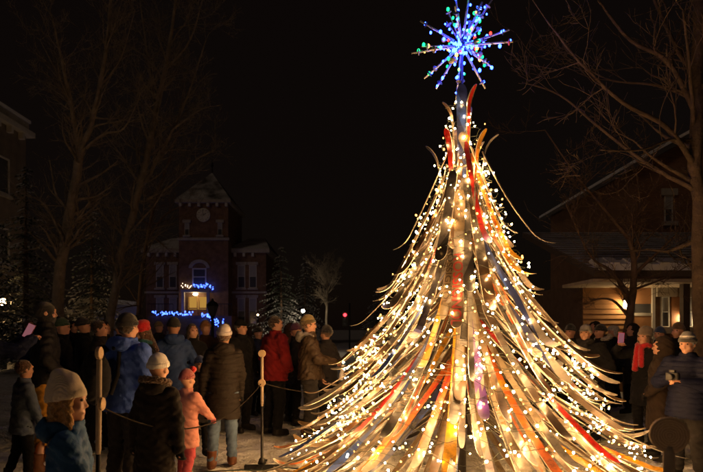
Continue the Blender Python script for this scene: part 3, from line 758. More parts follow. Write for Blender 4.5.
# ================================================================== TREES
m_bark = mat('bark', (.26, .22, .17), rough=.95, var=.35, scale=6, bump=.9, bscale=22)
m_barkd = mat('bark_dark', (.13, .085, .055), rough=.95, var=.35, scale=6, bump=.9, bscale=22)
def bare_tree(label, limbs, seed, twig=1.0, m=None, trunk=1, maxlev=3, zmin=2.0, sides=7):
    """limbs: polylines [(point, radius)...]; finer branches grow from them"""
    rg = random.Random(seed)
    base = limbs[0][0][0]; t = thing('bare_tree', label, 'tree', (base[0], base[1], 0)); off = Vector((base[0], base[1], 0))
    tr = MB(); cr = MB()
    def smooth(pl):
        out = []
        P = [Vector(p) - off for p, r in pl]; Rr = [r for p, r in pl]
        for i in range(len(P) - 1):
            p0, p1, p2, p3 = P[max(i - 1, 0)], P[i], P[i + 1], P[min(i + 2, len(P) - 1)]
            for q in range(5):
                u = q / 5
                c = .5 * ((2 * p1) + (p2 - p0) * u + (2 * p0 - 5 * p1 + 4 * p2 - p3) * u * u + (3 * p1 - p0 - 3 * p2 + p3) * u ** 3)
                out.append((c + Vector((rg.gauss(0, 1), rg.gauss(0, 1), rg.gauss(0, .5))) * Rr[i] * .12, Rr[i] + (Rr[i + 1] - Rr[i]) * u))
        out.append((P[-1], Rr[-1])); return out
    def grow(p, d, ln, r, lev):
        n = 5 if lev < 3 else 3; pts = [p.copy()]; rr = [r]; q = p.copy(); dd = d.normalized()
        for i in range(n):
            dd = (dd + Vector((rg.gauss(0, .2), rg.gauss(0, .2), rg.gauss(.06, .16)))).normalized(); q = q + dd * ln / n
            pts.append(q.copy()); rr.append(max(.0035, r * (1 - .85 * (i + 1) / n)))
        cr.tube(pts, rr, 5 if lev < 2 else 3, cap=False)
        if lev < maxlev:
            for _ in range(int(rg.uniform(4, 7) * twig)):
                i = rg.randrange(1, n + 1); a = (pts[i] - pts[i - 1]).normalized()
                b = (a * .8 + Vector((rg.gauss(0, 1), rg.gauss(0, 1), rg.gauss(.15, .7))) * .55)
                grow(pts[i], b, ln * rg.uniform(.35, .65), max(.004, rr[i] * .6), lev + 1)
    for li, pl in enumerate(limbs):
        sp = smooth(pl)
        (tr if li < trunk else cr).tube([p for p, r in sp], [r for p, r in sp], sides if li < trunk else 6, cap=True)
        L = sum((sp[i + 1][0] - sp[i][0]).length for i in range(len(sp) - 1))
        for _ in range(int(L * 3.0 * twig)):
            i = rg.randrange(1, len(sp)); p, r = sp[i]
            if p.z < zmin: continue
            a = (sp[i][0] - sp[i - 1][0]).normalized()
            b = a * .7 + Vector((rg.gauss(0, 1), rg.gauss(0, .8), rg.gauss(.1, .6))) * .6
            grow(p, b, rg.uniform(.5, 1.0) * min(2.4, .5 + L * .22), max(.006, r * .42), 1)
    tr.build('trunk', m or m_bark, t, True); cr.build('crown', m or m_bark, t, True)
    return t
def pl(Y, *rows):
    out = []
    for r in rows:
        y = r[3] if len(r) > 3 else Y
        out.append((tuple(at(r[0], r[1], y)), r[2]))
    return out
def ground_first(p): (x, y, z), r = p[0]; p[0] = ((x, y, -.05), r); return p
bare_tree('tall forked cottonwood behind the crowd, leaning towards the clock tower', [
    ground_first(pl(15.5, (52, 380, 0.191), (60, 280, 0.157), (70, 215, 0.139), (80, 155, 0.116))),
    pl(15.5, (80, 158, 0.087), (72, 110, 0.064), (62, 60, 0.041), (50, 10, 0.017)), pl(15.5, (80, 158, 0.093), (96, 105, 0.070), (107, 40, 0.046), (112, -30, 0.023)),
    pl(15.3, (86, 148, 0.046), (104, 134, 0.035), (124, 128, 0.023), (140, 95, 0.012)), pl(15.8, (70, 100, 0.035), (58, 75, 0.023), (40, 40, 0.012)), pl(15.3, (65, 245, 0.041), (45, 205, 0.029), (25, 195, 0.012)),
    pl(15.6, (101, 85, 0.035), (120, 60, 0.023), (135, 10, 0.012))], 3, 1.25)
bare_tree('slender tall cottonwood with crossing limbs beside the clock tower', [
    ground_first(pl(17.5, (104, 372, 0.157), (118, 270, 0.128), (137, 200, 0.110), (152, 130, 0.093), (163, 80, 0.070), (176, 0, 0.041), (180, -40, 0.017))),
    pl(17.5, (140, 190, 0.064), (165, 145, 0.052), (186, 100, 0.035), (206, 40, 0.017)), pl(17.3, (146, 200, 0.041), (170, 186, 0.029), (196, 160, 0.017), (215, 150, 0.009)), pl(17.8, (156, 110, 0.046), (148, 60, 0.029), (140, 0, 0.017)),
    pl(17.4, (165, 70, 0.041), (190, 40, 0.029), (205, -10, 0.012)), pl(17.2, (172, 130, 0.029), (200, 110, 0.017), (222, 105, 0.009))], 8, 1.25)
bare_tree('dark trunk rising between the cottonwoods and the clock tower', [
    ground_first(pl(24, (138, 365, 0.116), (140, 290, 0.099), (148, 235, 0.081), (158, 190, 0.058))), pl(24, (148, 240, 0.046), (165, 215, 0.035), (185, 205, 0.017)), pl(24, (158, 190, 0.046), (172, 150, 0.029), (180, 110, 0.012))], 12, 1.0, m_barkd)
bare_tree('big rough trunk beside the porch stair with long limbs reaching over', [
    ground_first(pl(7.2, (703, 450, 0.110), (702, 330, 0.093), (698, 220, 0.084), (696, 130, 0.078), (698, 40, 0.070), (700, -40, 0.058))),
    pl(7.2, (694, 165, 0.041), (668, 128, 0.032, 7.0), (622, 102, 0.024, 6.8), (580, 62, 0.016, 6.6), (545, 18, 0.008, 6.5)),
    pl(7.2, (695, 190, 0.035), (650, 165, 0.026, 7.4), (600, 128, 0.020, 7.6), (560, 95, 0.013, 7.8), (522, 82, 0.006, 8)),
    pl(7.2, (694, 110, 0.035), (668, 62, 0.029, 7.0), (630, 40, 0.021, 7.0), (598, 0, 0.012, 7.0)),
    pl(7.2, (695, 75, 0.035), (670, 35, 0.026, 7.5), (650, -10, 0.017, 7.8)), pl(7.2, (694, 140, 0.023), (668, 140, 0.017, 7), (640, 150, 0.012, 6.8), (600, 150, 0.006, 6.6)),
    pl(7.2, (696, 60, 0.035), (710, 20, 0.029), (720, -30, 0.017)), pl(7.2, (694, 128, 0.029), (690, 70, 0.020, 6.7), (683, 10, 0.012, 6.4)),
    pl(7.2, (695, 100, 0.026), (655, 85, 0.019, 7.8), (610, 80, 0.012, 8.2), (572, 60, 0.006, 8.5))], 5, .85, mat('bark_deep', (.060, .042, .028), rough=.95, var=.4, scale=7, bump=1.0, bscale=26), sides=14)
bare_tree('small crooked tree in the snow bank before the porch', [
    ground_first(pl(11.3, (628, 405, .10), (627, 345, .085), (632, 300, .075), (634, 262, .06), (629, 235, .04))),
    pl(11.3, (632, 300, .045), (612, 272, .035), (590, 255, .02), (566, 205, .012)), pl(11.3, (633, 275, .045), (655, 255, .03), (676, 235, .02)),
    pl(11.3, (630, 240, .04), (605, 210, .03), (578, 178, .02), (545, 130, .01)), pl(11.3, (631, 320, .035), (612, 300, .025), (590, 300, .012)), pl(11.3, (631, 245, .03), (640, 210, .02), (636, 170, .01)), pl(11.3, (632, 290, .03), (660, 280, .02), (690, 265, .01))], 9, 1.2, m_barkd, zmin=1.7)
bare_tree('small pale bare tree lit beside the street lamp', [ground_first(pl(36, (327, 350, .09), (327, 300, .07), (328, 285, .05))), pl(36, (328, 290, .04), (321, 275, .03), (316, 266, .015)), pl(36, (328, 290, .04), (335, 275, .03), (340, 265, .015)), pl(36, (328, 286, .04), (328, 272, .02), (329, 262, .01))], 15, 1.6, m_bark, zmin=2.2)

m_needle = snowy('snowy_needles', (.025, .045, .028), .30, .75, nscale=2.5)
def spruce(label, px, Y, top, rad, seed, group=None):
    rg = random.Random(seed); b = at(px, 328, Y); H = EYE + (HY - top) * Y / FPX
    t = thing('spruce_tree', label, 'tree', (b.x, Y, 0), 0, group)
    MB().tube([(0, 0, -.05), (0, 0, H * .5), (0, 0, H * .98)], [.018 * H, .011 * H, .003], 8).build('trunk', m_barkd, t, True)
    c = MB(); z = .6
    while z < H * .985:
        rr = rad * (1 - z / H) ** .85 + .08; n = max(5, int(rr * 9))
        for i in range(n):
            if rg.random() < .18: continue
            dr = rg.uniform(.25, .65); a = 2 * PI * (i + rg.random()) / n; L = rr * rg.uniform(.5, 1.18); d = Vector((math.cos(a), math.sin(a), 0)); w = Vector((-d.y, d.x, 0)); p = Vector((0, 0, z + rg.uniform(-.1, .1)))
            steps = max(3, int(L / .16))
            for q in range(steps):
                u = (q + .6) / steps; c0 = p + d * L * u + Vector((0, 0, .10 * L * u - dr * L * u * u)); ww = .30 * L * (1.05 - u) + .05
                for sd in (-1, 1):
                    for _ in range(2):
                        e = c0 + w * sd * ww * rg.uniform(.6, 1.1) + d * rg.uniform(.02, .16) - Vector((0, 0, rg.uniform(.0, .12)))
                        s_ = .035 + .02 * rg.random(); nn = Vector((0, 0, s_))
                        c.poly([c0 - d * s_ * 1.3, e - nn * .4, c0 + d * s_ * 1.3]) if sd > 0 else c.poly([c0 + d * s_ * 1.3, e - nn * .4, c0 - d * s_ * 1.3])
        z += .20 + .012 * H * rg.random()
    c.build('crown', m_needle, t)
spruce('broad snow dusted spruce beside the courthouse', 281, 36, 244, 2.2, 1)
spruce('slimmer snow dusted spruce beside the street lamp', 305, 42, 256, 1.9, 2)
spruce('tall snowy spruce behind the forked cottonwood', 26, 21, 165, 2.2, 3)
spruce('snowy spruce standing right before the flat roofed building', -4, 19, 215, 1.9, 4)
spruce('dark spruce between the two cottonwoods', 92, 26, 205, 2.0, 5)
spruce('low far spruce beyond the traffic signal', 378, 60, 285, 2.4, 6)

# ================================================================== STREET FURNITURE
def post_lamp(label, px, py, Y, glow, strength, r=.16, name='street_lamp'):
    p = at(px, py, Y); t = thing(name, label, 'street lamp', (p.x, Y, 0))
    MB().lathe([(.14, -.05), (.14, .25), (.08, .32), (.05, .5), (.04, p.z - r - .1), (.09, p.z - r - .03)], 12).build('pole', m_iron, t, True)
    me = ico_mesh('lamp_globe', r, 3, emit('glow_' + str(px), glow, strength)); o = bpy.data.objects.new('lamp_globe', me); COL.objects.link(o); o.parent = t; o.location = (0, 0, p.z)
    MB().lathe([(r * .5, p.z + r * .93), (r * .35, p.z + r * 1.25), (.01, p.z + r * 1.6)], 12).build('finial', m_iron, t, True)
    return t
post_lamp('lit globe street lamp between the spruces and the bare tree', 303, 311, 34, (1, .78, .50), 260, .10)
post_lamp('small lit lamp before the courthouse wing', 258, 315, 44, (1, .55, .22), 60, .07)
post_lamp('warm lit lamp glowing among the snowy spruces by the flat roofed building', 3, 302, 22, (1, .58, .22), 110, .14)
def lantern_post():
    p = at(212.5, 328, 19.0); t = thing('lantern_post', 'unlit lantern post standing dark against the courthouse door', 'street lamp', (p.x, 19.0, 0))
    z = EYE + (HY - 316) * 19.0 / FPX
    MB().lathe([(.13, -.05), (.13, .3), (.07, .4), (.05, z - .1), (.09, z)], 12).build('pole', m_iron, t, True)
    MB().lathe([(.10, z), (.20, z + .33), (.18, z + .34)], 6).build('lantern_glass', m_glass, t)
    MB().lathe([(.22, z + .342), (.14, z + .47), (.05, z + .52), (.03, z + .60)], 6).build('lantern_roof', m_iron, t)
lantern_post()
def signal():
    Y = 42; p = at(345, 315, Y); t = thing('traffic_signal', 'traffic signal showing red down the far street', 'traffic signal', (p.x, Y, 0))
    MB().tube([(.35, 0, -.05), (.35, 0, p.z + .9)], .06, 8).build('pole', m_iron, t, True)
    MB().box(-.2, .2, -.12, .14, p.z - .85, p.z + .25).build('housing', m_iron, t)
    for i, c in enumerate((emit('signal_red', (1, .03, .04), 5), m_glass, m_glass)):
        o = MB().lathe([(.13, 0), (.12, .04), (.05, .06)], 16).build('lens', c, t, True); o.matrix_local = Matrix.Translation((0, -.123, p.z - i * .33)) @ Matrix.Rotation(PI / 2, 4, 'X')
    MB().box(.2, .29, -.04, .04, p.z - .1, p.z + .02).build('bracket', m_iron, t)
signal()
def truck():
    Y = 30.0; p = at(77, 328, Y); t = thing('parked_truck', 'snow covered box truck parked behind the crowd', 'truck', (p.x, Y, 0))
    m_t = snowy('truck_paint', (.20, .20, .21), .45, .75, .5, 3)
    def bx(nm, m, *a, w=.08, par=None): return bevel(MB().box(*a).build(nm, m, par or t), w, 3)
    bx('box', m_t, -.95, .95, 1.6, 6.0, .75, 3.05); bx('cab', m_t, -.85, .85, 0, 1.55, .6, 2.45, w=.2); bx('hood', m_t, -.8, .8, -.9, -.004, .6, 1.45, w=.12)
    MB().box(-.68, .68, -.02, -.005, 1.55, 2.2).build('windscreen', m_glass, t); bx('bumper', m_trim, -.85, .85, -1.02, -.905, .45, .7, w=.04)
    for s_ in (-1, 1):
        o = MB().lathe([(.11, 0), (.10, .04)], 14).build('headlight', m_trim, t); o.matrix_local = Matrix.Translation((s_ * .58, -.905, 1.05)) @ Matrix.Rotation(PI / 2, 4, 'X')
        for y in (-.35, 4.6):
            o = MB().lathe([(.22, -.13), (.40, -.12), (.42, 0), (.40, .12), (.22, .13)], 18).build('wheel', mat('tyre', (.02, .02, .02), rough=.9), t); o.matrix_local = Matrix.Translation((s_ * .78, y, .42)) @ Matrix.Rotation(PI / 2, 4, 'Y')
    MB().box(-.9, .9, 1.65, 5.95, 3.054, 3.30).build('snow_cap', m_snow, t)
    MB().box(-.7, .7, .25, 1.45, 2.454, 2.60).build('cab_snow', m_snow, t)
truck()

# rope posts round the ski tree
def log_end_mat():
    m, n, l, b = nodes_of('log_end'); tc = n.new('ShaderNodeTexCoord'); w = n.new('ShaderNodeTexWave'); w.wave_type = 'RINGS'; w.rings_direction = 'Z'
    w.inputs['Scale'].default_value = 42; w.inputs['Distortion'].default_value = 3.5; w.inputs['Detail'].default_value = 3; w.inputs['Detail Scale'].default_value = 2.0; l.new(tc.outputs['Object'], w.inputs['Vector'])
    cr = n.new('ShaderNodeValToRGB'); cr.color_ramp.elements[0].color = (.40, .26, .14, 1); cr.color_ramp.elements[1].color = (.66, .49, .31, 1)
    l.new(w.outputs['Fac'], cr.inputs['Fac']); l.new(cr.outputs['Color'], b.inputs['Base Color']); b.inputs['Roughness'].default_value = .85
    bn = n.new('ShaderNodeBump'); bn.inputs['Strength'].default_value = .4; bn.inputs['Distance'].default_value = .004; l.new(w.outputs['Fac'], bn.inputs['Height']); l.new(bn.outputs['Normal'], b.inputs['Normal'])
    return m
m_log = log_end_mat()
m_rope = mat('rope', (.022, .018, .015), rough=1, var=.2, scale=30, spec=.08)
def rope_post(label, X, Y, rz, top, lean=0.0, disc=.043, low=.30):
    t = thing('rope_post', label, 'rope post', (X, Y, 0), rz); t.rotation_euler = (0, lean, rz)
    MB().box(-.20, .20, -.03, .03, -.03, .022).box(-.03, .03, -.20, .20, .0225, .04).build('foot', m_iron, t)
    MB().lathe([(.05, .04), (.035, .09), (.017, .11), (.015, top * .55)], 12).build('pole', m_iron, t, True)
    MB().lathe([(.014, top * .551), (.018, top * .58), (.018, top - .02), (.015, top)], 12).build('wooden_sleeve', mat('pale_wood', (.36, .28, .20), rough=.8, var=.3, scale=9), t, True)
    for z in (top, top - low):
        o = MB(); o.lathe([(disc * .93, -.013), (disc, -.009), (disc, .009), (disc * .93, .013)], 28)
        o = o.build('wooden_disc', m_log, t, False); o.matrix_local = Matrix.Translation((0, -.018 if z < top else 0, z + (0 if z < top else .035))) @ Matrix.Rotation(PI / 2, 4, 'X')
    return t
rp = [(at(262, 328, 6.35).x, 6.35, R(0), 1.27), (at(97, 328, 3.6).x, 3.6, R(93), 1.40), (at(669, 328, 1.78).x, 1.78, R(-18), 1.22)]
rope_post('wooden topped rope post beside the dark red jacket', *rp[0])
rope_post('leaning wooden topped rope post behind the cream beanie child', *rp[1], lean=R(1.5))
rope_post('rope post with broad ringed disc in front of the man with the camera', *rp[2], disc=.057)
rp4 = (.75, 8.6, 0, 1.25); rope_post('rope post behind the ski tree, nearer the leather jacket', *rp4)
rp5 = (2.7, 8.0, 0, 1.25); rope_post('rope post behind the ski tree, nearer the porch', *rp5)
def rope(label, a, b, sag):
    P = []
    for i in range(25):
        u = i / 24; p = Vector(a).lerp(Vector(b), u); p.z -= sag * 4 * u * (1 - u); P.append(p)
    o = MB().tube(P, .0058, 6).build('rope', m_rope, None, True); tag(o, label, 'rope', 'ropes round the ski tree')
hk = lambda r: (r[0], r[1], r[3] - .30)
rope('slack rope from the leaning post to the post by the dark red jacket', hk(rp[1]), hk(rp[0]), .32)
rope('slack rope running from the dark red jacket post behind the leather jacket', hk(rp[0]), hk(rp4), .22)
rope('rope hanging behind the ski tree between the two back posts', hk(rp4), hk(rp5), .25)
# orange lead from the lights across the snow
P = [Vector((TX - 1.5, TY + .1, .03)), Vector((TX - 1.9, TY + .35, .02)), Vector((TX - 2.15, TY + .25, .015)), Vector((-1.3, 6.15, .015)), Vector((-1.9, 6.0, .015))]
o = MB().tube([P[0].lerp(P[1], i / 5) if i < 5 else p for i, p in enumerate([P[0]] * 5 + P[1:])], .008, 6).build('power_cord', m_wire, None, True); tag(o, 'dark power cord lying on the snow beside the rope post foot', 'cord')

# ================================================================== PEOPLE
def surface_nets(vol, org, h):
    """closed surface of the sampled distance field vol (negative inside)"""
    ins = vol < 0
    nx, ny, nz = vol.shape
    corners = [(i, j, k) for i in (0, 1) for j in (0, 1) for k in (0, 1)]
    cnt = np.zeros((nx - 1, ny - 1, nz - 1), np.int8)
    for i, j, k in corners: cnt += ins[i:nx - 1 + i, j:ny - 1 + j, k:nz - 1 + k]
    act = (cnt > 0) & (cnt < 8)
    idx = np.argwhere(act)
    if len(idx) == 0: return [], []
    vid = np.full(act.shape, -1, np.int32); vid[act] = np.arange(len(idx))
    acc = np.zeros((len(idx), 3)); num = np.zeros(len(idx))
    for a in corners:
        for ax in range(3):
            if a[ax]: continue
            b = list(a); b[ax] = 1
            va = vol[idx[:, 0] + a[0], idx[:, 1] + a[1], idx[:, 2] + a[2]]
            vb = vol[idx[:, 0] + b[0], idx[:, 1] + b[1], idx[:, 2] + b[2]]
            x = (va < 0) != (vb < 0)
            t = np.where(x, va / np.where(x, va - vb, 1), 0)
            for c in range(3):
                acc[:, c] += np.where(x, a[c] + (t if c == ax else 0), 0)
            num += x
    V = (idx + acc / num[:, None]) * h + np.array(org)
    F = []
    for ax in range(3):
        u, v = (ax + 1) % 3, (ax + 2) % 3
        sl0 = [slice(1, -1)] * 3; sl1 = [slice(1, -1)] * 3
        sl0[ax] = slice(0, -1); sl1[ax] = slice(1, None)
        i0 = ins[tuple(sl0)]; i1 = ins[tuple(sl1)]
        ch = np.argwhere(i0 != i1)
        if len(ch) == 0: continue
        g = ch.copy(); g[:, u] += 1; g[:, v] += 1
        fl = i0[tuple(ch.T)]
        def cell(du, dv):
            q = g.copy(); q[:, u] -= du; q[:, v] -= dv
            return vid[tuple(q.T)]
        q = np.stack([cell(1, 1), cell(0, 1), cell(0, 0), cell(1, 0)], 1)
        q = np.where(fl[:, None], q, q[:, ::-1])
        F.append(q)
    F = np.concatenate(F)
    return V, F[(F >= 0).all(1)]

class Vol:
    def __init__(s, lo, hi, h):
        s.h = h; s.lo = np.array(lo, float) - 3 * h
        s.n = np.ceil((np.array(hi, float) + 3 * h - s.lo) / h).astype(int) + 1
        s.a = np.full(s.n, 1.0, np.float32)
    def blk(s, lo, hi):
        i0 = np.clip(np.floor((np.array(lo) - s.lo) / s.h).astype(int), 0, s.n - 1)
        i1 = np.clip(np.ceil((np.array(hi) - s.lo) / s.h).astype(int) + 1, 1, s.n)
        sl = tuple(slice(a, b) for a, b in zip(i0, i1))
        g = [s.lo[k] + s.h * np.arange(i0[k], i1[k], dtype=np.float32) for k in range(3)]
        return sl, g[0][:, None, None], g[1][None, :, None], g[2][None, None, :]
    def put(s, sl, d, k, sub=False):
        a = s.a[sl]
        if sub:
            d = -d
            if k > 0:
                h = np.maximum(k - np.abs(a - d), 0) / k; s.a[sl] = np.maximum(a, d) + h * h * k * .25
            else: s.a[sl] = np.maximum(a, d)
        elif k > 0:
            h = np.maximum(k - np.abs(a - d), 0) / k; s.a[sl] = np.minimum(a, d) - h * h * k * .25
        else: s.a[sl] = np.minimum(a, d)
    def cone(s, a, b, r1, r2, k=.02, sub=False):
        a = np.array(a, float); b = np.array(b, float); m = max(r1, r2) + k + 3 * s.h
        sl, x, y, z = s.blk(np.minimum(a, b) - m, np.maximum(a, b) + m)
        ab = b - a; L2 = max(float(ab @ ab), 1e-9)
        t = np.clip(((x - a[0]) * ab[0] + (y - a[1]) * ab[1] + (z - a[2]) * ab[2]) / L2, 0, 1)
        d = np.sqrt((x - a[0] - t * ab[0]) ** 2 + (y - a[1] - t * ab[1]) ** 2 + (z - a[2] - t * ab[2]) ** 2) - (r1 + t * (r2 - r1))
        s.put(sl, d, k, sub); return s
    def ell(s, c, r, k=.02, M=None, sub=False):
        c = np.array(c, float); r = np.array(r, float); m = r.max() + k + 3 * s.h
        sl, x, y, z = s.blk(c - m, c + m)
        x = x - c[0]; y = y - c[1]; z = z - c[2]
        if M is not None:
            x, y, z = (M[0][0] * x + M[1][0] * y + M[2][0] * z, M[0][1] * x + M[1][1] * y + M[2][1] * z, M[0][2] * x + M[1][2] * y + M[2][2] * z)
        k0 = np.sqrt((x / r[0]) ** 2 + (y / r[1]) ** 2 + (z / r[2]) ** 2); k1 = np.sqrt((x / r[0] ** 2) ** 2 + (y / r[1] ** 2) ** 2 + (z / r[2] ** 2) ** 2)
        s.put(sl, k0 * (k0 - 1) / np.maximum(k1, 1e-6), k, sub); return s
    def loft(s, tab, k=.02):
        """tab: rows (z, cx, cy, a, b) of ellipses up the body"""
        tab = np.array(sorted(tab), float); m = tab[:, 3:].max() + k + 3 * s.h
        sl, x, y, z = s.blk((tab[:, 1].min() - m, tab[:, 2].min() - m, tab[0, 0] - .05), (tab[:, 1].max() + m, tab[:, 2].max() + m, tab[-1, 0] + .05))
        f = [np.interp(z, tab[:, 0], tab[:, i]) for i in (1, 2, 3, 4)]
        q = np.sqrt(((x - f[0]) / f[2]) ** 2 + ((y - f[1]) / f[3]) ** 2)
        d = (q - 1) * np.minimum(f[2], f[3])
        d = np.maximum(d, np.maximum(tab[0, 0] - z, z - tab[-1, 0]))
        s.put(sl, d, k); return s
    def cut(s, p, n):
        """remove the side of the plane that n points to"""
        n = np.array(n, float); n /= np.linalg.norm(n)
        g = [s.lo[k] + s.h * np.arange(s.n[k], dtype=np.float32) for k in range(3)]
        d = (g[0][:, None, None] - p[0]) * n[0] + (g[1][None, :, None] - p[1]) * n[1] + (g[2][None, None, :] - p[2]) * n[2]
        s.a = np.maximum(s.a, d); return s
    def wrinkle(s, amp, freq, seed, quilt=0.0, pitch=.06):
        rg = np.random.RandomState(seed)
        I = np.argwhere(np.abs(s.a) < .03)
        if len(I) == 0: return s
        P = I * s.h + s.lo; d = np.zeros(len(P))
        for _ in range(5):
            kx, ky = rg.uniform(-1, 1, 2) * freq; kz = rg.uniform(.5, 1.3) * freq * rg.choice([-1, 1])
            w = np.sin(P @ np.array([kx, ky, kz]) + rg.uniform(0, 6) + 1.3 * np.sin(P @ (rg.uniform(-1, 1, 3) * freq * .5)))
            d += (1 - np.abs(w)) ** 1.5 * amp * .6 - amp * .2
        for _ in range(3):
            kk = rg.uniform(-1, 1, 3) * freq * 2.6; w = np.sin(P @ kk + rg.uniform(0, 6) + 1.5 * np.sin(P @ (rg.uniform(-1, 1, 3) * freq)))
            d += (1 - np.abs(w)) ** 2 * amp * .22
        if quilt: d += quilt * (1 - np.abs(np.sin(P[:, 2] * PI / pitch + .5 * np.sin(P[:, 0] * 7 + seed)))) ** 3 * -1.0 * -1
        s.a[tuple(I.T)] += d; return s
    def obj(s, name, m, parent, sc=1.0, loc=None, rot=None):
        V, F = surface_nets(s.a, s.lo, s.h)
        if len(V) == 0: return None
        V = V * sc
        me = bpy.data.meshes.new(name)
        me.vertices.add(len(V)); me.vertices.foreach_set('co', V.astype(np.float32).ravel())
        me.loops.add(len(F) * 4); me.loops.foreach_set('vertex_index', F.astype(np.int32).ravel())
        me.polygons.add(len(F)); me.polygons.foreach_set('loop_start', np.arange(0, len(F) * 4, 4, dtype=np.int32))
        me.polygons.foreach_set('use_smooth', np.ones(len(F), bool))
        me.materials.append(m); me.update(calc_edges=True)
        o = bpy.data.objects.new(name, me); COL.objects.link(o)
        if parent: o.parent = parent
        if loc is not None: o.location = loc
        if rot is not None: o.rotation_euler = rot
        return o

def v3(*a): return np.array(a, float)
def ik(sh, tg, pole, l1, l2):
    sh, tg = v3(*sh), v3(*tg); d = tg - sh; D_ = np.linalg.norm(d)
    if D_ > (l1 + l2) * .995: tg = sh + d / D_ * (l1 + l2) * .995; d = tg - sh; D_ = np.linalg.norm(d)
    u = d / D_; a = (l1 * l1 - l2 * l2 + D_ * D_) / (2 * D_); hh = math.sqrt(max(l1 * l1 - a * a, 0))
    p = v3(*pole); p = p - u * (p @ u); p /= max(np.linalg.norm(p), 1e-6)
    return sh + u * a + p * hh, tg

m_skin = mat('skin', (.56, .30, .20), rough=.5, var=.08, scale=9, sss=.15)
m_eye = mat('eye_dark', (.07, .045, .035), rough=.2, var=0)
ARMS = {'down': (.26, .03, .82), 'pocket': (.19, .15, .98), 'hold': (.09, .30, 1.16), 'chest': (.13, .27, 1.28), 'phone': (.10, .40, 1.50), 'face': (.06, .30, 1.46), 'fwd': (.16, .38, 1.05), 'low': (.21, .18, .86)}
PID = [0]
def cmat(key, col, kind='cloth'):
    nm = kind + '_' + key
    if kind == 'knit': return mat(nm, col, rough=.95, var=.14, scale=30, bump=.4, bscale=70, wave='X', sheen=.4, spec=.15)
    if kind == 'shell': return mat(nm, col, rough=.62, var=.12, scale=10, bump=.3, bscale=70, spec=.15)
    if kind == 'leather': return mat(nm, col, rough=.38, var=.25, scale=14, bump=.25, bscale=120, spec=.15)
    if kind == 'denim': return mat(nm, col, rough=.95, var=.28, scale=5, bump=.2, bscale=240, spec=.15)
    if kind == 'fur': return mat(nm, col, rough=1, var=.5, scale=55, bump=.9, bscale=90, sheen=.5, spec=.15)
    return mat(nm, col, rough=.92, var=.16, scale=12, bump=.25, bscale=160, sheen=.04, spec=.15)

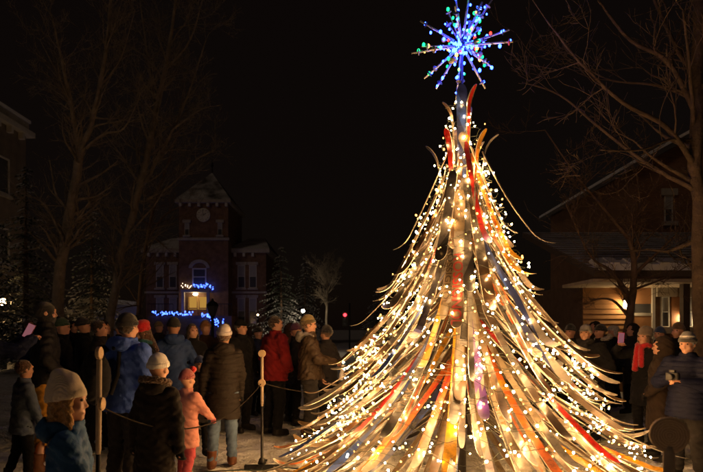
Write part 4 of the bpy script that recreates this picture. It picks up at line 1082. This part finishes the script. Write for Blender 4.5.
def person(label, px, d, H, face, coat=('black', (.009, .009, .010), 'cloth'), hem=.78, quilt=0, trousers=('black', (.009, .009, .010), 'cloth'), boots=('black', (.02, .018, .016), 'leather'),
           hat=None, hair=None, arms=('down', 'down'), yaw=0, pitch=0, h=.012, gloves=None, scarf=None, hood=None, fur=None, girth=1.0, pom=None, mask=None, x=None, group=None, stance=.1, band=None):
    PID[0] += 1; pid = PID[0]; rg = random.Random(pid * 13)
    s = H / 1.75; hs = 1 + max(0, 1.6 - H) * .42
    X = (px - CX) / FPX * d if x is None else x
    body_loc = (X, d, 0.0)
    hv = h / s
    Rh = Matrix.Rotation(R(yaw), 3, 'Z') @ Matrix.Rotation(R(pitch), 3, 'X')      # head on neck
    neck = Vector((0, -.005, 1.50))
    def hp(p): return np.array(neck + Rh @ ((Vector(p) - neck) * hs))
    M3 = [list(r) for r in Rh]
    W = girth
    # ---- joints
    sh = {-1: v3(-.175 * W, 0, 1.41), 1: v3(.175 * W, 0, 1.41)}
    arm = {}
    for sd, spec in ((-1, arms[0]), (1, arms[1])):
        t = ARMS[spec] if isinstance(spec, str) else spec
        t = (t[0] * sd if isinstance(spec, str) else t[0], t[1], t[2])
        e, w_ = ik(sh[sd], t, (sd * .8, -.5, -.6), .285, .265); arm[sd] = (e, w_)
    st = rg.uniform(-.06, .06)
    leg = {sd: (v3(sd * .09, 0, .90), v3(sd * (.09 + stance * .15), .03 + sd * st * .6, .49), v3(sd * (.085 + stance * .35), -.02 + sd * st * 1.6, .09)) for sd in (-1, 1)}
    # ---- body: head, neck, trunk, arms with hands and legs as one skin
    b = Vol((-.48 * W, -.36, 0), (.48 * W, .52, 1.80 * (1 + (hs - 1) * .2)), hv)
    b.loft([(.86, 0, 0, .13, .095), (1.0, 0, 0, .12, .09), (1.25, 0, 0, .13, .09), (1.42, 0, 0, .10, .075), (1.46, 0, 0, .06, .06)], .05)
    b.cone((0, -.01, 1.42), hp((0, .005, 1.58)), .052, .05, .03)
    r_ = lambda *q: tuple(v * hs for v in q)
    b.ell(hp((0, -.012, 1.655)), r_(.076, .094, .092), .03, M3).ell(hp((0, .022, 1.60)), r_(.058, .068, .086), .035, M3)
    b.ell(hp((0, .062, 1.538)), r_(.026, .024, .022), .03, M3)
    b.cone(hp((0, .088, 1.636)), hp((0, .101, 1.606)), .007 * hs, .0125 * hs, .014)
    b.ell(hp((0, .083, 1.668)), r_(.05, .016, .012), .02, M3)
    for sd in (-1, 1):
        b.ell(hp((sd * .031, .098, 1.646)), r_(.016, .014, .011), .012, M3, True)
        b.ell(hp((sd * .04, .07, 1.605)), r_(.022, .02, .02), .025, M3)
        b.ell(hp((sd * .076, -.005, 1.625)), r_(.010, .022, .03), .008, M3)
    b.ell(hp((0, .086, 1.566)), r_(.022, .011, .0075), .008, M3)
    for sd in (-1, 1):
        e, w_ = arm[sd]; u = (w_ - e) / np.linalg.norm(w_ - e)
        b.cone(sh[sd], e, .048, .04, .03).cone(e, w_, .04, .028, .02)
        lat = np.cross(u, v3(0, 0, 1) if abs(u[2]) < .9 else v3(0, 1, 0)); lat /= np.linalg.norm(lat)
        n_ = np.cross(lat, u); n_ = n_ if n_[2] < 0 or abs(u[2]) > .8 else -n_
        if gloves is None:
            for q, (o_, ln) in enumerate(((-.03, .062), (-.010, .075), (.011, .08), (.031, .07))):
                k0 = w_ + u * .02 + lat * o_ * .6; k1 = w_ + u * .088 + lat * o_
                b.cone(k0, k1, .015, .0125, .012)
                k2 = k1 + (u * .8 + n_ * .55) * ln * .5 + lat * o_ * .12; k3 = k2 + (u * .25 + n_ * .95) * ln * .5
                b.cone(k1, k2, .0105, .0095, .003).cone(k2, k3, .0095, .008, .003)
            t0 = w_ + u * .03 - lat * .03 * sd; t1 = t0 + (u * .6 - lat * sd * .75 + n_ * .3) * .045; t2 = t1 + (u * .8 + n_ * .6) * .035
            b.cone(t0, t1, .014, .012, .01).cone(t1, t2, .011, .009, .004)
        else:
            b.cone(w_, w_ + u * .09, .025, .02, .02)
        a0, a1, a2 = leg[sd]
        b.cone(a0, a1, .075, .052, .04).cone(a1, a2, .05, .036, .03).cone(a2 + v3(0, -.02, -.03), a2 + v3(0, .12, -.05), .03, .025, .03)
    P = b.obj('person', m_skin, None, s)
    P.location = body_loc; P.rotation_euler = (R(rg.uniform(-2.5, 1.5)), R(rg.uniform(-2, 2)), R(face))
    tag(P, label, 'person', group)
    hloc = tuple(neck * s); hrot = Rh.to_euler(); hsc = s * hs
    # head-frame volumes are centred on the neck
    def hvol(lo, hi, hh=None):
        return Vol(lo, hi, (hh or h) / hsc)
    nz = 1.50
    # ---- eyes
    if h < .016 and not mask:
        for sd in (-1, 1):
            e = mesh_obj('eye', *([[], []]), m_eye, P) if False else None
            me = ico_mesh('eye', .0098 * hsc, 2, m_eye); o = bpy.data.objects.new('eye', me); COL.objects.link(o); o.parent = P
            o.location = Vector(hp((sd * .031, .083, 1.646))) * s
    # ---- trousers
    t = Vol((-.34 * W, -.26, 0), (.34 * W, .26, 1.12), hv)
    t.loft([(.84, 0, 0, .17 * W, .12), (.95, 0, 0, .165 * W, .12), (1.08, 0, 0, .14 * W, .11)], .03)
    for sd in (-1, 1):
        a0, a1, a2 = leg[sd]
        t.cone(a0, a1, .098 * W, .075 * W, .05).cone(a1, a2 + v3(0, 0, .03), .074 * W, .062 * W, .03)
    t.wrinkle(.010, 34, pid); t.cut((0, 0, .085), (0, 0, -1))
    t.obj('trousers', cmat(*trousers), P, s)
    # ---- boots
    for sd in (-1, 1):
        a2 = leg[sd][2]
        q = Vol((a2[0] - .11, a2[1] - .15, -.01), (a2[0] + .11, a2[1] + .26, .30), hv)
        q.cone(a2 + v3(0, 0, .14), a2 + v3(0, 0, -.02), .062, .056, .03).cone(a2 + v3(0, -.02, -.04), a2 + v3(sd * .015, .14, -.045), .05, .046, .04)
        q.ell(a2 + v3(sd * .01, .06, -.075), (.055, .145, .03), .02); q.cut((0, 0, .0), (0, 0, -1)); q.cut((0, 0, .22), (0, 0, 1))
        q.obj('boot', cmat(*boots), P, s)
    # ---- coat with sleeves
    c = Vol((-.56 * W, -.36, hem - .02), (.56 * W, .54, 1.60), hv)
    fl = 1.0 + max(0, .95 - hem) * .25
    c.loft([(hem, 0, 0, .205 * W * fl, .15 * W * fl), (.95, 0, 0, .196 * W, .146 * W), (1.10, 0, 0, .18 * W, .135 * W), (1.28, 0, .005, .192 * W, .14 * W), (1.40, 0, 0, .17 * W, .115 * W), (1.46, 0, 0, .105 * W, .10), (1.535, 0, .005, .082, .085)], .03)
    for sd in (-1, 1):
        e, w_ = arm[sd]; u = (w_ - e) / np.linalg.norm(w_ - e)
        c.cone(sh[sd] + v3(-sd * .02, 0, -.015), e, .082 * W, .066 * W, .05).cone(e, w_ + u * .012, .066 * W, .052, .03)
        c.ell(w_ + u * .05, (.03, .03, .03), .0, None, True)
    c.wrinkle(.011 if not quilt else .005, 30, pid + 50, quilt * .012, .062)
    # neck opening
    c.ell((0, .03, 1.60), (.062, .07, .10), .01, None, True)
    c.obj('coat', cmat(*coat), P, s)
    if band:                                              # a stripe of another colour round the chest
        q = Vol((-.3 * W, -.22, band[1]), (.3 * W, .22, band[2]), hv)
        q.loft([(band[1], 0, 0, .197 * W, .147 * W), (band[2], 0, 0, .199 * W, .148 * W)], 0); q.obj('coat_band', cmat(*band[0]), P, s)
    if gloves:
        for sd in (-1, 1):
            e, w_ = arm[sd]; u = (w_ - e) / np.linalg.norm(w_ - e)
            lat = np.cross(u, v3(0, 0, 1) if abs(u[2]) < .9 else v3(0, 1, 0)); lat /= np.linalg.norm(lat)
            n_ = np.cross(lat, u); n_ = n_ if n_[2] < 0 or abs(u[2]) > .8 else -n_
            q = Vol(w_ - .17, w_ + .17, min(hv, .011))
            q.cone(w_ - u * .03, w_ + u * .02, .05, .045, .01)
            for o_, ln in ((-.03, .06), (-.01, .075), (.012, .075), (.033, .06)):
                k1 = w_ + u * .085 + lat * o_; k2 = k1 + (u * .85 + n_ * .45) * ln * .6; k3 = k2 + (u * .4 + n_ * .9) * ln * .5
                q.cone(w_ + u * .02 + lat * o_ * .6, k1, .022, .018, .014).cone(k1, k2, .0155, .015, .003).cone(k2, k3, .0145, .013, .003)
            t0 = w_ + u * .03 - lat * .034 * sd; q.cone(t0, t0 + (u * .6 - lat * sd * .75 + n_ * .3) * .06, .018, .015, .012)
            q.obj('glove', cmat(*gloves), P, s)
    # ---- head wear, in the head's own frame
    L = lambda x_, y_, z_: (x_, y_ + .005, z_ - nz)
    HB = ((-.17, -.20, -.10), (.17, .18, .42))
    if hair:
        kind, hc = hair
        q = hvol((-.14, -.20, -.22), (.14, .16, .30), min(h, .012))
        q.ell(L(0, -.018, 1.658), (.086, .102, .099), .01)
        q.ell(L(0, .085, 1.60), (.07, .08, .115), .02, None, True)
        if kind == 'long':
            q.loft([(1.33 - nz, 0, -.055, .085, .045), (1.45 - nz, 0, -.05, .098, .055), (1.60 - nz, 0, -.03, .092, .075)], .02)
            for sd in (-1, 1): q.cone(L(sd * .072, .02, 1.63), L(sd * .082, .03, 1.38), .026, .022, .02)
        else:
            q.cut(L(0, -.03, 1.575), (0, .25, -1))
        q.wrinkle(.010, 75, pid + 90); q.obj('hair', cmat(*hc), P, hsc, hloc, hrot)
    if hat:
        kind, hc = hat[0], hat[1]
        q = hvol(*HB, min(h, .012))
        if kind in ('beanie', 'tall', 'slouch'):
            top = {'beanie': .022, 'tall': .055, 'slouch': .04}[kind]
            q.ell(L(0, -.014, 1.664), (.090, .108, .100 + top), .01)
            if kind == 'tall': q.cone(L(0, -.03, 1.70), L(0, -.055, 1.79), .075, .035, .05)
            if kind == 'slouch': q.ell(L(0, -.06, 1.73), (.085, .085, .06), .04)
            q.cut(L(0, 0, 1.655), (0, .16, -1))
            q.wrinkle(.004, 50, pid)
            o = q.obj('hat', cmat(*hc), P, hsc, hloc, hrot)
            q = hvol(*HB, min(h, .012)); q.ell(L(0, -.014, 1.664), (.098, .116, .12), 0)
            q.cut(L(0, 0, 1.650), (0, .16, -1)); q.cut(L(0, 0, 1.700), (0, -.16, 1)); q.ell(L(0, -.014, 1.664), (.083, .10, .11), 0, None, True)
            cu = q.obj('hat_cuff', cmat(*(hat[2] if len(hat) > 2 else hc)), P, hsc, hloc, hrot)
            if len(hat) > 3:
                q = hvol(*HB, min(h, .012)); q.ell(L(0, -.014, 1.664), (.0935, .1115, .125), 0); q.cut(L(0, 0, 1.715), (0, .16, -1)); q.cut(L(0, 0, 1.735), (0, -.16, 1))
                q.obj('hat_stripe', cmat(*hat[3]), P, hsc, hloc, hrot)
        elif kind == 'cap':
            q.ell(L(0, -.014, 1.66), (.089, .106, .107), .01); q.cut(L(0, 0, 1.662), (0, .1, -1))
            q.ell(L(0, .115, 1.672), (.07, .075, .010), .012); q.obj('cap', cmat(*hc), P, hsc, hloc, hrot)
        elif kind == 'furhat':
            q.ell(L(0, -.014, 1.70), (.108, .125, .085), .02); q.cut(L(0, 0, 1.668), (0, .2, -1))
            for sd in (-1, 1): q.ell(L(sd * .092, -.01, 1.62), (.024, .05, .07), .02)
            q.wrinkle(.012, 110, pid); q.obj('hat', cmat(*hc), P, hsc, hloc, hrot)
        elif kind == 'hood':
            q.ell(L(0, -.035, 1.645), (.115, .135, .145), .01); q.ell(L(0, .11, 1.62), (.078, .11, .115), .02, None, True)
            q.cone(L(0, -.06, 1.55), L(0, -.04, 1.47), .10, .11, .05); q.ell(L(0, .03, 1.63), (.080, .105, .12), .01, None, True)
            q.wrinkle(.009, 40, pid); q.obj('hood', cmat(*hc), P, hsc, hloc, hrot)
        if pom:
            q = hvol((-.12, -.2, .2), (.12, .12, .42), .009); q.ell(L(*pom[1]), (.046, .046, .046), 0); q.wrinkle(.014, 150, pid); q.obj('pompom', cmat(*pom[0]), P, hsc, hloc, hrot)
    if mask:
        q = hvol(*HB, min(h, .012)); q.ell(L(0, -.010, 1.655), (.083, .101, .100), .01); q.ell(L(0, .025, 1.60), (.066, .078, .10), .03); q.cone(L(0, 0, 1.56), L(0, 0, 1.46), .07, .075, .03)
        if mask[1]: q.ell(L(0, .10, 1.648), (.052, .05, .020), .01, None, True)
        q.wrinkle(.004, 60, pid); q.obj('balaclava', cmat(*mask[0]), P, hsc, hloc, hrot)
    if hood:
        q = Vol((-.20, -.26, 1.30), (.20, .12, 1.62), hv)
        q.ell((0, -.115, 1.475), (.135, .075, .085), .02).cone((-.09, -.05, 1.50), (-.085, .045, 1.47), .036, .03, .03).cone((.09, -.05, 1.50), (.085, .045, 1.47), .036, .03, .03)
        q.ell((0, -.085, 1.55), (.085, .05, .055), .02, None, True)
        q.wrinkle(.009, 45, pid + 9); q.obj('hood', cmat(*hood), P, s)
    if fur:
        q = Vol((-.24, -.30, 1.36), (.24, .18, 1.66), min(hv, .011))
        pts = [(.125 * math.cos(a), -.055 + .125 * math.sin(a), 1.52 + .03 * -math.sin(a)) for a in np.linspace(PI * .78 + PI * .0, PI * 2.22, 14)]
        for p0, p1 in zip(pts, pts[1:]): q.cone(p0, p1, .034, .034, .01)
        q.wrinkle(.020, 130, pid + 3); q.obj('fur_trim', cmat(*fur), P, s)
    if scarf:
        q = Vol((-.2, -.2, 1.05), (.2, .26, 1.62), hv)
        pts = [(.085 * math.cos(a), .01 + .088 * math.sin(a), 1.505 + .012 * math.sin(3 * a)) for a in np.linspace(0, 2 * PI, 15)]
        for p0, p1 in zip(pts, pts[1:]): q.cone(p0, p1, .036, .036, .01)
        q.cone((.035, .115, 1.47), (.05, .155, 1.16), .042, .045, .02); q.cone((-.03, .12, 1.46), (-.05, .155, 1.22), .038, .04, .01)
        q.wrinkle(.008, 60, pid + 4); q.obj('scarf', cmat(*scarf), P, s)
    Mw = Matrix.Translation(body_loc) @ Matrix.Rotation(R(face), 4, 'Z')
    wr = {}
    for sd in (-1, 1):
        e, w_ = arm[sd]; u = (w_ - e) / np.linalg.norm(w_ - e)
        wr[sd] = Mw @ (Vector(w_ + u * .10) * s)
    return P, wr, Mw

BK = ('black', (.009, .009, .010), 'cloth'); BKS = ('black_shell', (.014, .014, .017), 'shell'); CHAR = ('charcoal', (.024, .022, .022), 'cloth'); NAVY = ('navy', (.015, .02, .05), 'shell')
BRN = ('brown', (.05, .027, .015), 'cloth'); OLV = ('olive', (.03, .027, .015), 'cloth'); DEN = ('denim', (.10, .15, .24), 'denim'); TAN = ('tan', (.35, .23, .12), 'cloth')
LBR = ('brown_leather', (.12, .05, .025), 'leather'); WHK = ('white_knit', (.84, .80, .74), 'knit'); CRK = ('cream_knit', (.82, .70, .54), 'knit'); REK = ('red_knit', (.55, .02, .02), 'knit')
GRK = ('grey_knit', (.25, .24, .23), 'knit'); BKK = ('black_knit', (.018, .018, .02), 'knit'); BLO = ('blonde', (.50, .28, .09), 'fur'); DKH = ('dark_hair', (.035, .02, .012), 'fur'); BRH = ('brown_hair', (.10, .05, .025), 'fur')

# --- left of the tree, near
_, w1, _ = person('child in cream beanie and blue coat, blonde hair, seen in profile', 70, 2.75, 1.31, -72, ('bright_blue', (.03, .10, .24), 'shell'), .70, hat=('tall', CRK), hair=('long', BLO), arms=('down', (.17, .30, .98)), h=.009, yaw=-8, hood=('bright_blue', (.03, .10, .24), 'shell'))
_, w2, M2 = person('man in navy jacket raising a phone in both bare hands', -30, 5.2, 1.80, -38, NAVY, .80, hat=('beanie', BKK), arms=((-.10, .42, 1.42), (.12, .44, 1.45)), h=.011)
person('person in black balaclava and mustard ski trousers', 43, 6.3, 1.90, -58, BKS, .86, trousers=('mustard', (.50, .24, .03), 'cloth'), boots=LBR, mask=(BKK, True), arms=('low', 'pocket'), gloves=BK, stance=.9, h=.012)
person('small child in grey blue jacket beside the mustard ski trousers', 19, 5.7, 1.24, -40, ('slate', (.10, .13, .19), 'shell'), .72, hair=('short', BRH), arms=('down', 'low'), gloves=BK, h=.012)
pb, _, Mb = person('tall man in bright blue hooded jacket wearing a black backpack', 122, 5.3, 1.72, -22, ('royal_blue', (.06, .12, .46), 'shell'), .82, trousers=CHAR, hair=('short', DKH), hood=('royal_blue', (.05, .10, .38), 'shell'), arms=('down', 'down'), gloves=BK, h=.011, girth=1.15, hat=('beanie', BKK))
person('child in white beanie and black coat with a fur trimmed hood', 151, 4.3, 1.36, -12, ('black_parka', (.022, .018, .016), 'cloth'), .52, hat=('beanie', WHK), hood=('black_parka', (.022, .018, .016), 'cloth'), fur=('brown_fur', (.13, .075, .04), 'fur'), arms=('down', 'down'), gloves=BK, girth=.98, h=.009)
person('small child in pink coat and hat with a red pompom', 184, 5.6, 1.13, -30, ('pink', (.62, .27, .22), 'cloth'), .62, trousers=('pink_legs', (.45, .08, .10), 'cloth'), hat=('beanie', ('rose_knit', (.35, .10, .10), 'knit')), pom=(('red_pom', (.75, .03, .03), 'fur'), (.03, .06, 1.77)), arms=('down', 'fwd'), gloves=('pink_mitten', (.5, .12, .15), 'knit'), h=.010, girth=1.1)
person('woman in white beanie and long quilted dark coat, jeans and brown boots', 222, 6.4, 1.62, 12, ('quilted', (.022, .017, .014), 'shell'), .60, 1, trousers=DEN, boots=LBR, hat=('beanie', ('pale_knit', (.60, .55, .55), 'knit')), hair=('short', BRH), hood=('quilted', (.022, .017, .014), 'shell'), arms=('down', 'low'), gloves=BK, h=.010)
person('woman in red beanie and teal scarf looking down', 150, 6.9, 1.66, 118, BK, .70, hat=('slouch', REK), hair=('long', BRH), scarf=('teal', (.02, .10, .11), 'knit'), arms=('pocket', 'pocket'), pitch=-22, h=.012, gloves=BK)
person('man in dark blue coat behind the red beanie', 172, 7.5, 1.72, 25, ('mid_blue', (.03, .06, .17), 'shell'), .75, hat=('beanie', BKK), hood=('mid_blue', (.03, .06, .17), 'shell'), arms=('pocket', 'pocket'), gloves=BK, h=.014)
person('woman with long dark hair facing the ski tree from behind the children', 190, 8.2, 1.66, -140, BK, .60, hair=('long', DKH), arms=('pocket', 'pocket'), gloves=BK, h=.013)
person('small child in blue hat beside the long quilted coat', 199, 6.9, 1.20, -150, CHAR, .62, hat=('beanie', ('blue_knit', (.03, .05, .14), 'knit')), arms=('down', 'low'), gloves=BK, h=.012)
person('person in orange brown hat half hidden behind the white beanie', 206, 9.2, 1.70, -150, BRN, .7, hat=('beanie', ('rust_knit', (.28, .12, .04), 'knit')), arms=('pocket', 'pocket'), gloves=BK, h=.016)
person('man in black cap and black coat before the blue railing lights', 241, 8.6, 1.72, -120, BK, .62, hat=('cap', BK), hair=('short', DKH), arms=('pocket', 'pocket'), gloves=BK, h=.014, girth=1.1)
person('bare headed person in dark red jacket beside the rope post', 273, 8.3, 1.78, -52, ('dark_red_coat', (.26, .018, .02), 'cloth'), .80, hair=('short', DKH), arms=('pocket', 'pocket'), gloves=BK, h=.012, girth=1.18, yaw=-25)
_, w16, _ = person('man in olive knit hat and brown leather jacket holding a steel flask', 310, 7.7, 1.76, -86, ('brown_jacket', (.05, .034, .022), 'leather'), .88, trousers=CHAR, boots=LBR, hat=('beanie', ('olive_knit', (.26, .19, .07), 'knit'), ('olive_cuff', (.10, .07, .03), 'knit')), hair=('short', BRH), hood=('grey_hood', (.22, .20, .18), 'cloth'), arms=('low', (.06, .33, 1.12)), h=.009, girth=1.08)
person('person in black beanie facing the man with the flask', 330, 8.6, 1.62, 60, CHAR, .75, hair=('short', BRH), hat=('beanie', BKK), arms=('pocket', 'pocket'), gloves=BK, h=.013)
person('person in camel coat half hidden by ski tips beyond the flask', 374, 8.9, 1.56, -150, ('camel', (.26, .15, .07), 'cloth'), .6, hat=('beanie', BRN[:2] + ('knit',)), arms=('pocket', 'pocket'), gloves=BK, h=.014)
# --- left, farther back
person('onlooker in black cap between the balaclava and the snow covered truck', 58, 8.8, 1.78, -130, BK, .7, hat=('cap', BK), arms=('pocket', 'pocket'), gloves=BK, h=.014)
person('onlooker in black knit hat behind the backpack', 86, 8.6, 1.74, -60, BK, .7, hat=('beanie', BKK), arms=('pocket', 'pocket'), gloves=BK, h=.015)
person('onlooker in charcoal coat with hood up behind the blue jacket', 104, 9.4, 1.70, -75, CHAR, .7, hat=('hood', CHAR), arms=('pocket', 'pocket'), gloves=BK, h=.016)
person('tall onlooker in black hood behind the red beanie woman', 138, 9.2, 1.78, -70, BK, .7, hat=('hood', BK), arms=('pocket', 'pocket'), gloves=BK, h=.016)
person('onlooker in olive coat between the long haired woman and the black cap', 224, 10.4, 1.70, -140, OLV, .7, hair=('short', DKH), arms=('pocket', 'pocket'), gloves=BK, h=.016)
person('short onlooker in navy coat beside the black cap', 256, 10.2, 1.60, -130, NAVY, .7, hat=('beanie', BKK), arms=('pocket', 'pocket'), gloves=BK, h=.016)
person('onlooker in brown hooded coat behind the dark red jacket', 288, 10.4, 1.66, -120, BRN, .7, hat=('hood', BRN), arms=('pocket', 'pocket'), gloves=BK, h=.016)
person('onlooker in grey knit hat seen past the tall black hood', 118, 11.4, 1.68, -110, BK, .7, hat=('beanie', GRK), arms=('pocket', 'pocket'), gloves=BK, h=.018)
person('onlooker in tan knit hat far back behind the red beanie', 158, 12.2, 1.72, -130, CHAR, .7, hat=('beanie', ('tan_knit', (.28, .19, .1), 'knit')), arms=('pocket', 'pocket'), gloves=BK, h=.018)
person('bare headed onlooker far back behind the pink screened phone', 30, 11.0, 1.76, -120, NAVY, .7, hair=('short', DKH), arms=('pocket', 'pocket'), gloves=BK, h=.018)
person('onlooker in black hood far back by the snow covered truck', 74, 12.0, 1.72, -120, BK, .7, hat=('hood', BK), arms=('pocket', 'pocket'), gloves=BK, h=.018)
# --- right of the tree
person('man in grey flat cap and heavy black coat facing the ski tree', 587, 7.7, 1.64, 140, BK, .55, hat=('cap', ('grey_tweed', (.20, .19, .18), 'cloth')), hair=('short', GRK[:2] + ('fur',)), scarf=CHAR, arms=('pocket', 'pocket'), gloves=BK, h=.010, girth=1.25)
person('person in black beanie looking over the shoulder of the flat cap', 573, 8.9, 1.64, 130, CHAR, .7, hat=('beanie', BKK), arms=('pocket', 'pocket'), gloves=BK, h=.014)
person('person in dark coat with pale hood trim behind the flat cap', 604, 9.3, 1.64, 100, BK, .6, hat=('beanie', BKK), hood=BK, fur=('pale_fur', (.45, .40, .34), 'fur'), arms=('down', 'down'), gloves=BK, h=.014)
person('person in pale furry hat standing under the porch lamp', 614, 11.3, 1.62, 95, BK, .55, hat=('furhat', ('white_fur', (.55, .52, .48), 'fur')), arms=('down', 'down'), gloves=BK, h=.014)
_, w23, _ = person('woman in beanie and red scarf holding up a pink phone', 645, 7.5, 1.58, 118, BK, .62, hat=('slouch', ('brown_knit', (.20, .15, .11), 'knit')), hair=('long', BRH), scarf=('red_scarf', (.50, .015, .02), 'knit'), arms=('low', (.22, .28, 1.50)), h=.010)
person('person in long dark brown coat with hood up beside the red scarf', 660, 6.7, 1.46, 62, ('dark_brown', (.030, .020, .014), 'cloth'), .45, hat=('hood', ('dark_brown', (.030, .020, .014), 'cloth')), arms=('pocket', 'pocket'), gloves=BK, h=.011, girth=1.15)
person('person in navy knit hat between the red scarf and the striped beanie', 661, 9.2, 1.60, 120, NAVY, .7, hat=('beanie', ('navy_knit', (.03, .06, .16), 'knit')), arms=('pocket', 'pocket'), gloves=BK, h=.014)
_, w26, _ = person('man in striped grey beanie and navy puffer holding a camera', 688, 5.9, 1.53, 128, ('navy_puffer', (.008, .010, .028), 'shell'), .74, 1, trousers=CHAR, hat=('beanie', GRK, ('dark_cuff', (.07, .065, .06), 'knit'), WHK), hair=('short', GRK[:2] + ('fur',)), arms=((-.06, .30, 1.20), (.12, .28, 1.22)), h=.009, girth=1.22, pitch=-8)
person('person in maroon beanie glimpsed between the ski tips near the flat cap', 541, 8.7, 1.62, 170, BRN, .7, hat=('beanie', ('maroon_knit', (.2, .03, .03), 'knit')), arms=('pocket', 'pocket'), gloves=BK, h=.013)
person('person in tan coat glimpsed between skis beside the maroon beanie', 556, 9.6, 1.60, 160, TAN, .6, hair=('short', BRH), arms=('pocket', 'pocket'), gloves=BK, h=.014)

person('onlooker in charcoal hood standing by the small crooked tree', 636, 10.3, 1.66, 105, CHAR, .6, hat=('hood', CHAR), arms=('pocket', 'pocket'), gloves=BK, h=.016)
person('onlooker in brown knit hat behind the striped beanie', 676, 8.3, 1.66, 120, BK, .6, hat=('beanie', ('chestnut_knit', (.12, .07, .04), 'knit')), arms=('pocket', 'pocket'), gloves=BK, h=.014)
person('onlooker in black hood beside the big rough trunk', 708, 7.9, 1.72, 115, BK, .6, hat=('hood', BK), arms=('pocket', 'pocket'), gloves=BK, h=.014)
person('onlooker in olive hood behind the pale hood trim', 594, 11.0, 1.70, 110, OLV, .6, hat=('hood', OLV), arms=('pocket', 'pocket'), gloves=BK, h=.016)
person('onlooker in dark green knit hat behind the balaclava', 60, 7.9, 1.72, -75, BK, .7, hat=('beanie', ('green_knit', (.03, .07, .04), 'knit')), arms=('pocket', 'pocket'), gloves=BK, h=.014)
person('bare headed onlooker close behind the black backpack', 100, 7.3, 1.70, -80, CHAR, .7, hair=('short', DKH), arms=('pocket', 'pocket'), gloves=BK, h=.014)
person('onlooker in purple knit hat between the dark red and leather jackets', 293, 9.3, 1.66, -85, BK, .7, hat=('beanie', ('plum_knit', (.10, .03, .07), 'knit')), arms=('pocket', 'pocket'), gloves=BK, h=.015)

# --- things held
def held_box(name, label, cat, c, size, rot, m, extra=None):
    t = thing(name, label, cat, c); t.rotation_euler = rot
    a, b_, d_ = (q / 2 for q in size)
    o = MB().box(-a, a, -b_, b_, -d_, d_).build('case', m, t); bevel(o, min(size) * .3, 3)
    if extra: extra(t, a, b_, d_)
    return t
def phone_extra(t, a, b_, d_):
    MB().box(-a * .9, a * .9, -b_ - .0012, -b_ - .0006, -d_ * .92, d_ * .92).build('screen', emit('phone_screen', (1.0, .36, .42), .18), t)
    MB().lathe([(.006, 0), (.006, .003)], 12).build('camera_lens', m_eye, t).matrix_local = Matrix.Translation((a * .5, b_, d_ * .75)) @ Matrix.Rotation(-PI / 2, 4, 'X')
mid = (w2[-1] + w2[1]) / 2
held_box('phone', 'phone with pink screen held up in two bare hands', 'phone', (mid.x, mid.y, mid.z + .05), (.075, .009, .155), (R(-8), R(24), R(8)), mat('phone_case', (.35, .08, .1), rough=.4), phone_extra)
held_box('phone', 'pink phone raised by the woman in the red scarf', 'phone', (w23[1].x - .02, w23[1].y - .02, w23[1].z + .06), (.075, .009, .15), (0, R(4), R(-20)), mat('phone_case_pink', (.70, .06, .28), rough=.4), phone_extra)
cp = (w26[-1] + w26[1]) / 2
def cam_extra(t, a, b_, d_):
    o = MB().lathe([(.034, 0), (.036, .03), (.034, .06), (.028, .062)], 18).build('lens', mat('camera_black', (.02, .02, .02), rough=.4), t, True)
    o.matrix_local = Matrix.Translation((0, -b_, 0)) @ Matrix.Rotation(PI / 2, 4, 'X')
    MB().box(-.025, .025, -b_ * .7, b_ * .7, d_, d_ + .022).build('viewfinder', MATS['camera_black'], t)
held_box('camera', 'black camera in the hands of the man in the striped beanie', 'camera', (cp.x, cp.y, cp.z + .02), (.13, .06, .09), (0, 0, R(128 - 180)), mat('camera_black', (.02, .02, .02), rough=.4), cam_extra)
f = thing('flask', 'steel flask with blue lid held by the man in the leather jacket', 'flask', (w16[1].x + .02, w16[1].y - .03, w16[1].z - .24)); f.rotation_euler = (0, R(10), 0)
MB().lathe([(.030, 0), (.034, .01), (.034, .20), (.028, .22)], 18).build('flask_body', mat('flask_steel', (.50, .50, .52), rough=.35, metal=.1), f, True)
MB().lathe([(.029, .222), (.029, .265), (.022, .272)], 18).build('lid', mat('flask_lid', (.04, .14, .4), rough=.4), f, True)
# backpack on the blue jacket
bp = thing('backpack', 'black backpack worn on the bright blue jacket', 'backpack', (0, 0, 0)); bp.matrix_world = Mb @ Matrix.Translation((-.05, -.27, 1.14))
q = Vol((-.2, -.16, -.28), (.2, .16, .30), .012); q.ell((0, 0, 0), (.155, .105, .25), .02).ell((0, -.08, -.06), (.12, .06, .14), .03); q.wrinkle(.008, 40, 5)
q.obj('bag', cmat('backpack', (.015, .015, .017), 'cloth'), bp)
for sd in (-1, 1): MB().tube([(sd * .09, .09, -.16), (sd * .125, .14, .02), (sd * .125, .16, .2), (sd * .10, .19, .285), (sd * .09, .12, .27)], .02, 8).build('strap', MATS['cloth_backpack'], bp, True)
